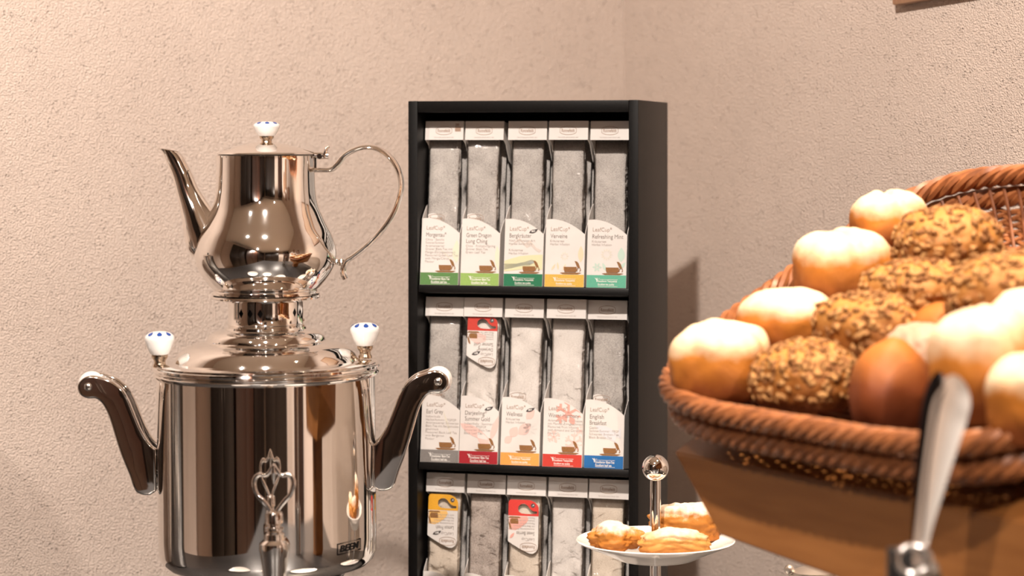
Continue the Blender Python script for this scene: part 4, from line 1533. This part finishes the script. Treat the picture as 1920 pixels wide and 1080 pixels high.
link('lip', lathe([(0.0392, 0.118), (0.0412, 0.119), (0.0412, 0.122), (0.0388, 0.122)], 48, closed=True), M['chrome'], hol)

# ------------------------------------------------------------------ tiered pastry stand
EY = 2.42
EP = P(1229, 1012, EY)
epx = EY / F
et = empty('pastry_stand', (EP.x, EY, TABLE), (0, 0, 0), 'white porcelain cake stand with chrome pole and ball on top', 'cake stand')
zpl_ = EP.z - TABLE
pr_ = 149 * epx


def plate_prof(r, z):
    return [(0.0, z - 0.017), (r * 0.42, z - 0.019), (r * 0.46, z - 0.021), (r * 0.50, z - 0.020), (r * 0.58, z - 0.0165), (r * 0.80, z - 0.0085), (r * 0.97, z - 0.002), (r, z), (r * 0.985, z + 0.0008), (r * 0.94, z - 0.001), (r * 0.78, z - 0.0062), (r * 0.60, z - 0.012), (r * 0.5, z - 0.0135), (0.0, z - 0.0135)]


link('upper_plate', lathe(plate_prof(pr_, zpl_), 96), M['porcelain'], et)
link('lower_plate', lathe(plate_prof(0.108, 0.024), 96), M['porcelain'], et)
link('pole', lathe([(0, 0.004), (10.2 * epx, 0.004), (10.2 * epx, EYE - (899 - HOR) * epx - TABLE), (0, EYE - (899 - HOR) * epx - TABLE)], 32), C, et)
zbll = EYE - (877 - HOR) * epx - TABLE
rb = 25 * epx
link('ball', lathe([(0, zbll - rb)] + [(rb * math.sin(PI * k / 24), zbll - rb * math.cos(PI * k / 24)) for k in range(1, 24)] + [(0, zbll + rb)], 48), C, et)


def pastry_me(seed, a, b, c, style):
    me = BALL.copy()
    off = Vector((seed * 4.1, seed * 6.3, seed * 1.7))
    for v in me.vertices:
        d = v.co.copy()
        e = 3.0 if style != 'knot' else 2.3
        k = (abs(d.x) ** e + abs(d.y) ** e + abs(d.z) ** e) ** (-1 / e)
        p = d * k
        r = 1 + 0.13 * noise.noise(d * 2 + off) + 0.09 * noise.noise(d * 5 + off) + 0.035 * noise.noise(d * 13 + off)
        if style == 'knot':      # two lobes with a hollow between
            r += 0.16 * math.cos(p.x * 4.6 + 0.6) - 0.30 * math.exp(-((p.x - 0.28) ** 2 + (p.y + 0.75) ** 2 + (p.z - 0.15) ** 2) / 0.045)
        if style == 'slab':      # flaky layers
            r += 0.035 * math.sin(p.z * 13 + 2 * noise.noise(d * 2 + off))
        if style == 'wedge':
            r += 0.02 * math.sin(p.z * 11 + p.x * 3)
        p = p * r
        x, y, z = p.x * a, p.y * b, p.z * c
        if style == 'wedge': z *= 0.62 + 0.38 * (p.x + 1) / 2 + 0.1
        if style == 'slab': z += 0.002 * math.cos(p.x * 3)
        if z < -0.8 * c: z = -0.8 * c
        v.co = (x, y, z)
    return me


ztop = EP.z - 0.0135
for seed, px, py, Yp, (a, b, c), style, mat, rotz, lab in [
    (1, 1153, 1006, 2.395, (0.032, 0.022, 0.0155), 'knot', 'pastry', 0.1, 'sugar-dusted pastry knot with a jam hollow at the left of the plate'),
    (2, 1265, 1013, 2.378, (0.0365, 0.0165, 0.0130), 'slab', 'pastry2', 0.0, 'flat flaky pastry with sugared top at the front of the plate'),
    (3, 1282, 977, 2.455, (0.039, 0.019, 0.0225), 'wedge', 'pastry', -0.15, 'tall sugar-dusted strudel piece at the back of the plate, behind the pole'),
]:
    p = P(px, py, Yp)
    me = pastry_me(seed, a, b, c, style)
    zmin = min(v.co.z for v in me.vertices)
    o = link('pastry', me, M[mat], None, (p.x, Yp, ztop - zmin + (0.0075, 0.0080, 0.0085)[seed - 1]), (0, 0, rotz))
    tag(o, lab, 'pastry', 'pastries on the cake stand')

# ------------------------------------------------------------------ small chrome jug peeping up under the stand
JY = 2.40
JP = P(1524, 1064, JY)
jr = 40 / F * JY
jug = empty('steel_jug', (JP.x, JY, TABLE), label='steel jug lid with a little ball knob peeping up below the wooden stand', cat='jug')
jt = JP.z - TABLE
link('body', lathe([(0, 0), (jr * 0.9, 0), (jr, 0.004), (jr * 1.02, 0.05), (jr * 0.96, jt - 0.01), (0, jt - 0.01)], 48), M['steel_brushed'], jug)
link('lid', lathe([(0, jt - 0.010), (jr * 0.98, jt - 0.010), (jr * 1.02, jt - 0.007), (jr * 0.98, jt - 0.004), (jr * 0.6, jt - 0.0005), (0, jt + 0.001)], 48), M['steel_brushed'], jug)
rbb = 9.5 / F * JY
link('ball_knob', lathe([(0, -rbb)] + [(rbb * math.sin(PI * k / 16), -rbb * math.cos(PI * k / 16)) for k in range(1, 16)] + [(0, rbb)], 32), M['steel_brushed'], jug,
     ((1479 - 1524) / F * JY, -0.004, jt - 0.0015))
link('knob_arm', tube([((1479 - 1524) / F * JY, -0.004, jt - 0.006), (-jr * 0.6, 0, jt - 0.005)], 0.003, 10), M['steel_brushed'], jug)

# ------------------------------------------------------------------ picture on the right wall, its lower corner at the top of the frame
def picture(u, z, w, h, label, name='framed_picture', d=0.03, art=(0.5, 0.32, 0.2)):
    """u along the wall of the picture's left end, z its lower edge"""
    root = empty(name, CORNER + U * u + Vector((0, 0, z)) - Wd * 0.001, (0, 0, RZ), label, 'picture')
    fw = 0.03
    for (x0, x1, z0, z1) in ((0, w, 0, fw), (0, w, h - fw, h), (0, fw, fw, h - fw), (w - fw, w, fw, h - fw)):
        link('frame_bar', box_me(x0, x1, -d, 0, z0, z1, 0.003), M['frame_wood'], root)
    link('picture_sheet', box_me(fw, w - fw, -0.012, -0.006, fw, h - fw), plain('print_%s' % label[:12], art, 0.5), root)
    return root


# solve the place on the wall for the column 1683, row 13
kk = (1690 - 960) / F
uu = (kk * CORNER.y - CORNER.x) / (U.x - kk * U.y)
pw_ = CORNER + U * uu
picture(uu, EYE - (11 - HOR) / F * pw_.y, 0.34, 0.42, 'wooden picture frame whose lower corner shows at the top right edge', d=0.014).rotation_euler = (0, math.radians(-3.5), RZ)
for i, (u, z, w, h, a) in enumerate([(1.9, 1.62, 0.30, 0.30, (0.35, 0.16, 0.08)), (2.4, 1.35, 0.30, 0.36, (0.42, 0.22, 0.1)), (2.4, 1.85, 0.30, 0.3, (0.3, 0.14, 0.08)), (2.9, 1.5, 0.36, 0.42, (0.45, 0.2, 0.08))]):
    picture(u, z, w, h, ['small square brown print nearest the bread on the right wall, seen mirrored in the steel', 'lower brown print on the right wall, seen mirrored in the teapot',
                         'upper small brown print on the right wall, seen mirrored in the teapot', 'largest brown print on the right wall, seen mirrored in the teapot'][i], art=a)

# ------------------------------------------------------------------ the room behind the camera, seen only mirrored in the steel


def tall_cabinet(u0, u1, w, deep, h, mat, label, along='side'):
    """cabinet against wall_side (w = -ROOM_W) between u0 and u1, or against wall_back between w0 and w1"""
    root = empty('tall_cabinet', CORNER, (0, 0, RZ), label, 'cabinet')
    if along == 'side':
        y0, y1 = -ROOM_W + 0.002, -ROOM_W + deep
        link('body', box_me(u0, u1, y0, y1, 0, h), M[mat], root)
        n = 2
        for k in range(n):
            a = u0 + (u1 - u0) * k / n + 0.006
            b = u0 + (u1 - u0) * (k + 1) / n - 0.006
            dr = link('door', box_me(a, b, y1, y1 + 0.02, 0.08, h - 0.02, 0.004), M[mat], root)
            hx = b - 0.05 if k == 0 else a + 0.05
            link('handle', tube([(hx, y1 + 0.045, 1.0), (hx, y1 + 0.045, 1.25)], 0.006, 8), M['chrome_soft'], dr)
    else:
        x0, x1 = ROOM_U - deep, ROOM_U - 0.002
        link('body', box_me(x0, x1, u0, u1, 0, h), M[mat], root)
        for k in range(2):
            a = u0 + (u1 - u0) * k / 2 + 0.006
            b = u0 + (u1 - u0) * (k + 1) / 2 - 0.006
            dr = link('door', box_me(x0 - 0.02, x0, a, b, 0.08, h - 0.02, 0.004), M[mat], root)
            hy = b - 0.05 if k == 0 else a + 0.05
            link('handle', tube([(x0 - 0.045, hy, 1.0), (x0 - 0.045, hy, 1.25)], 0.006, 8), M['chrome_soft'], dr)
    return root


tall_cabinet(0.72, 1.72, 0, 0.35, 2.45, 'dark_wood', 'near-black double cabinet left behind the viewer, mirrored in the samovar')
tall_cabinet(1.80, 2.95, 0, 0.40, 2.45, 'red_wood', 'reddish brown double cabinet behind the viewer, mirrored in the samovar')
tall_cabinet(3.0, 4.10, 0, 0.45, 2.45, 'dark_wood', 'near-black double cabinet in the far corner behind the viewer')
tall_cabinet(-2.65, -1.15, 0, 0.4, 2.45, 'dark_wood', 'near-black double cabinet against the far wall behind the viewer', 'back')
tall_cabinet(-0.62, -0.02, 0, 0.4, 2.45, 'red_wood', 'narrow reddish brown cabinet in the far right corner behind the viewer', 'back')

for i, (x, y, r) in enumerate([(-0.40, 1.98, 0.075), (-0.20, 2.0, 0.06), (-0.06, 2.14, 0.07)]):
    o = link('white_plate', lathe(plate_prof(r, 0.0225), 48), M['porcelain'], None, (x, y, TABLE))
    tag(o, ['white plate in front of the samovar, leftmost of three mirrored in its foot', 'small white plate in front of the samovar tap', 'white plate between samovar and tea rack, below the picture edge'][i], 'plate', 'plates on the counter below the picture')

urn = empty('coffee_urn', (-0.735, 2.385, TABLE), label='brushed steel coffee urn left of the samovar, outside the picture, mirrored in the teapot', cat='urn')
link('body', lathe([(0, 0.02), (0.10, 0.02), (0.105, 0.03), (0.105, 0.46), (0.10, 0.465), (0, 0.465)], 64), M['chrome_soft'], urn)
link('lid', lathe([(0, 0.466), (0.107, 0.466), (0.107, 0.476), (0.09, 0.49), (0.03, 0.505), (0, 0.507)], 64), M['chrome_soft'], urn)
link('lid_knob', lathe([(0, 0.505), (0.012, 0.505), (0.012, 0.52), (0.018, 0.525), (0.018, 0.54), (0, 0.543)], 24), M['black_plastic'], urn)
link('foot', lathe([(0, 0.0), (0.09, 0.0), (0.09, 0.021), (0, 0.021)], 48), M['black_plastic'], urn)

# ceiling lamps (housings of the spots; the two behind the viewer are added)
for i, (l, t, p, a) in enumerate(SPOTS):
    root = empty('ceiling_spotlight', (l[0], l[1], CEIL), label=['ceiling spotlight over the samovar', 'ceiling spotlight left of the samovar', 'ceiling spotlight over the bread basket', 'added spotlight behind the viewer on the left, brightening the mirrored room', 'added spotlight behind the viewer on the right, brightening the mirrored room'][i], cat='spotlight')
    link('housing', lathe([(0.045, 0.0), (0.045, -0.035), (0.048, -0.035), (0.048, 0.0)], 32, closed=True), M['chrome_soft'], root)
    link('base_plate', lathe([(0, 0.0), (0.05, 0.0), (0.05, -0.004), (0, -0.004)], 32), M['chrome_soft'], root)
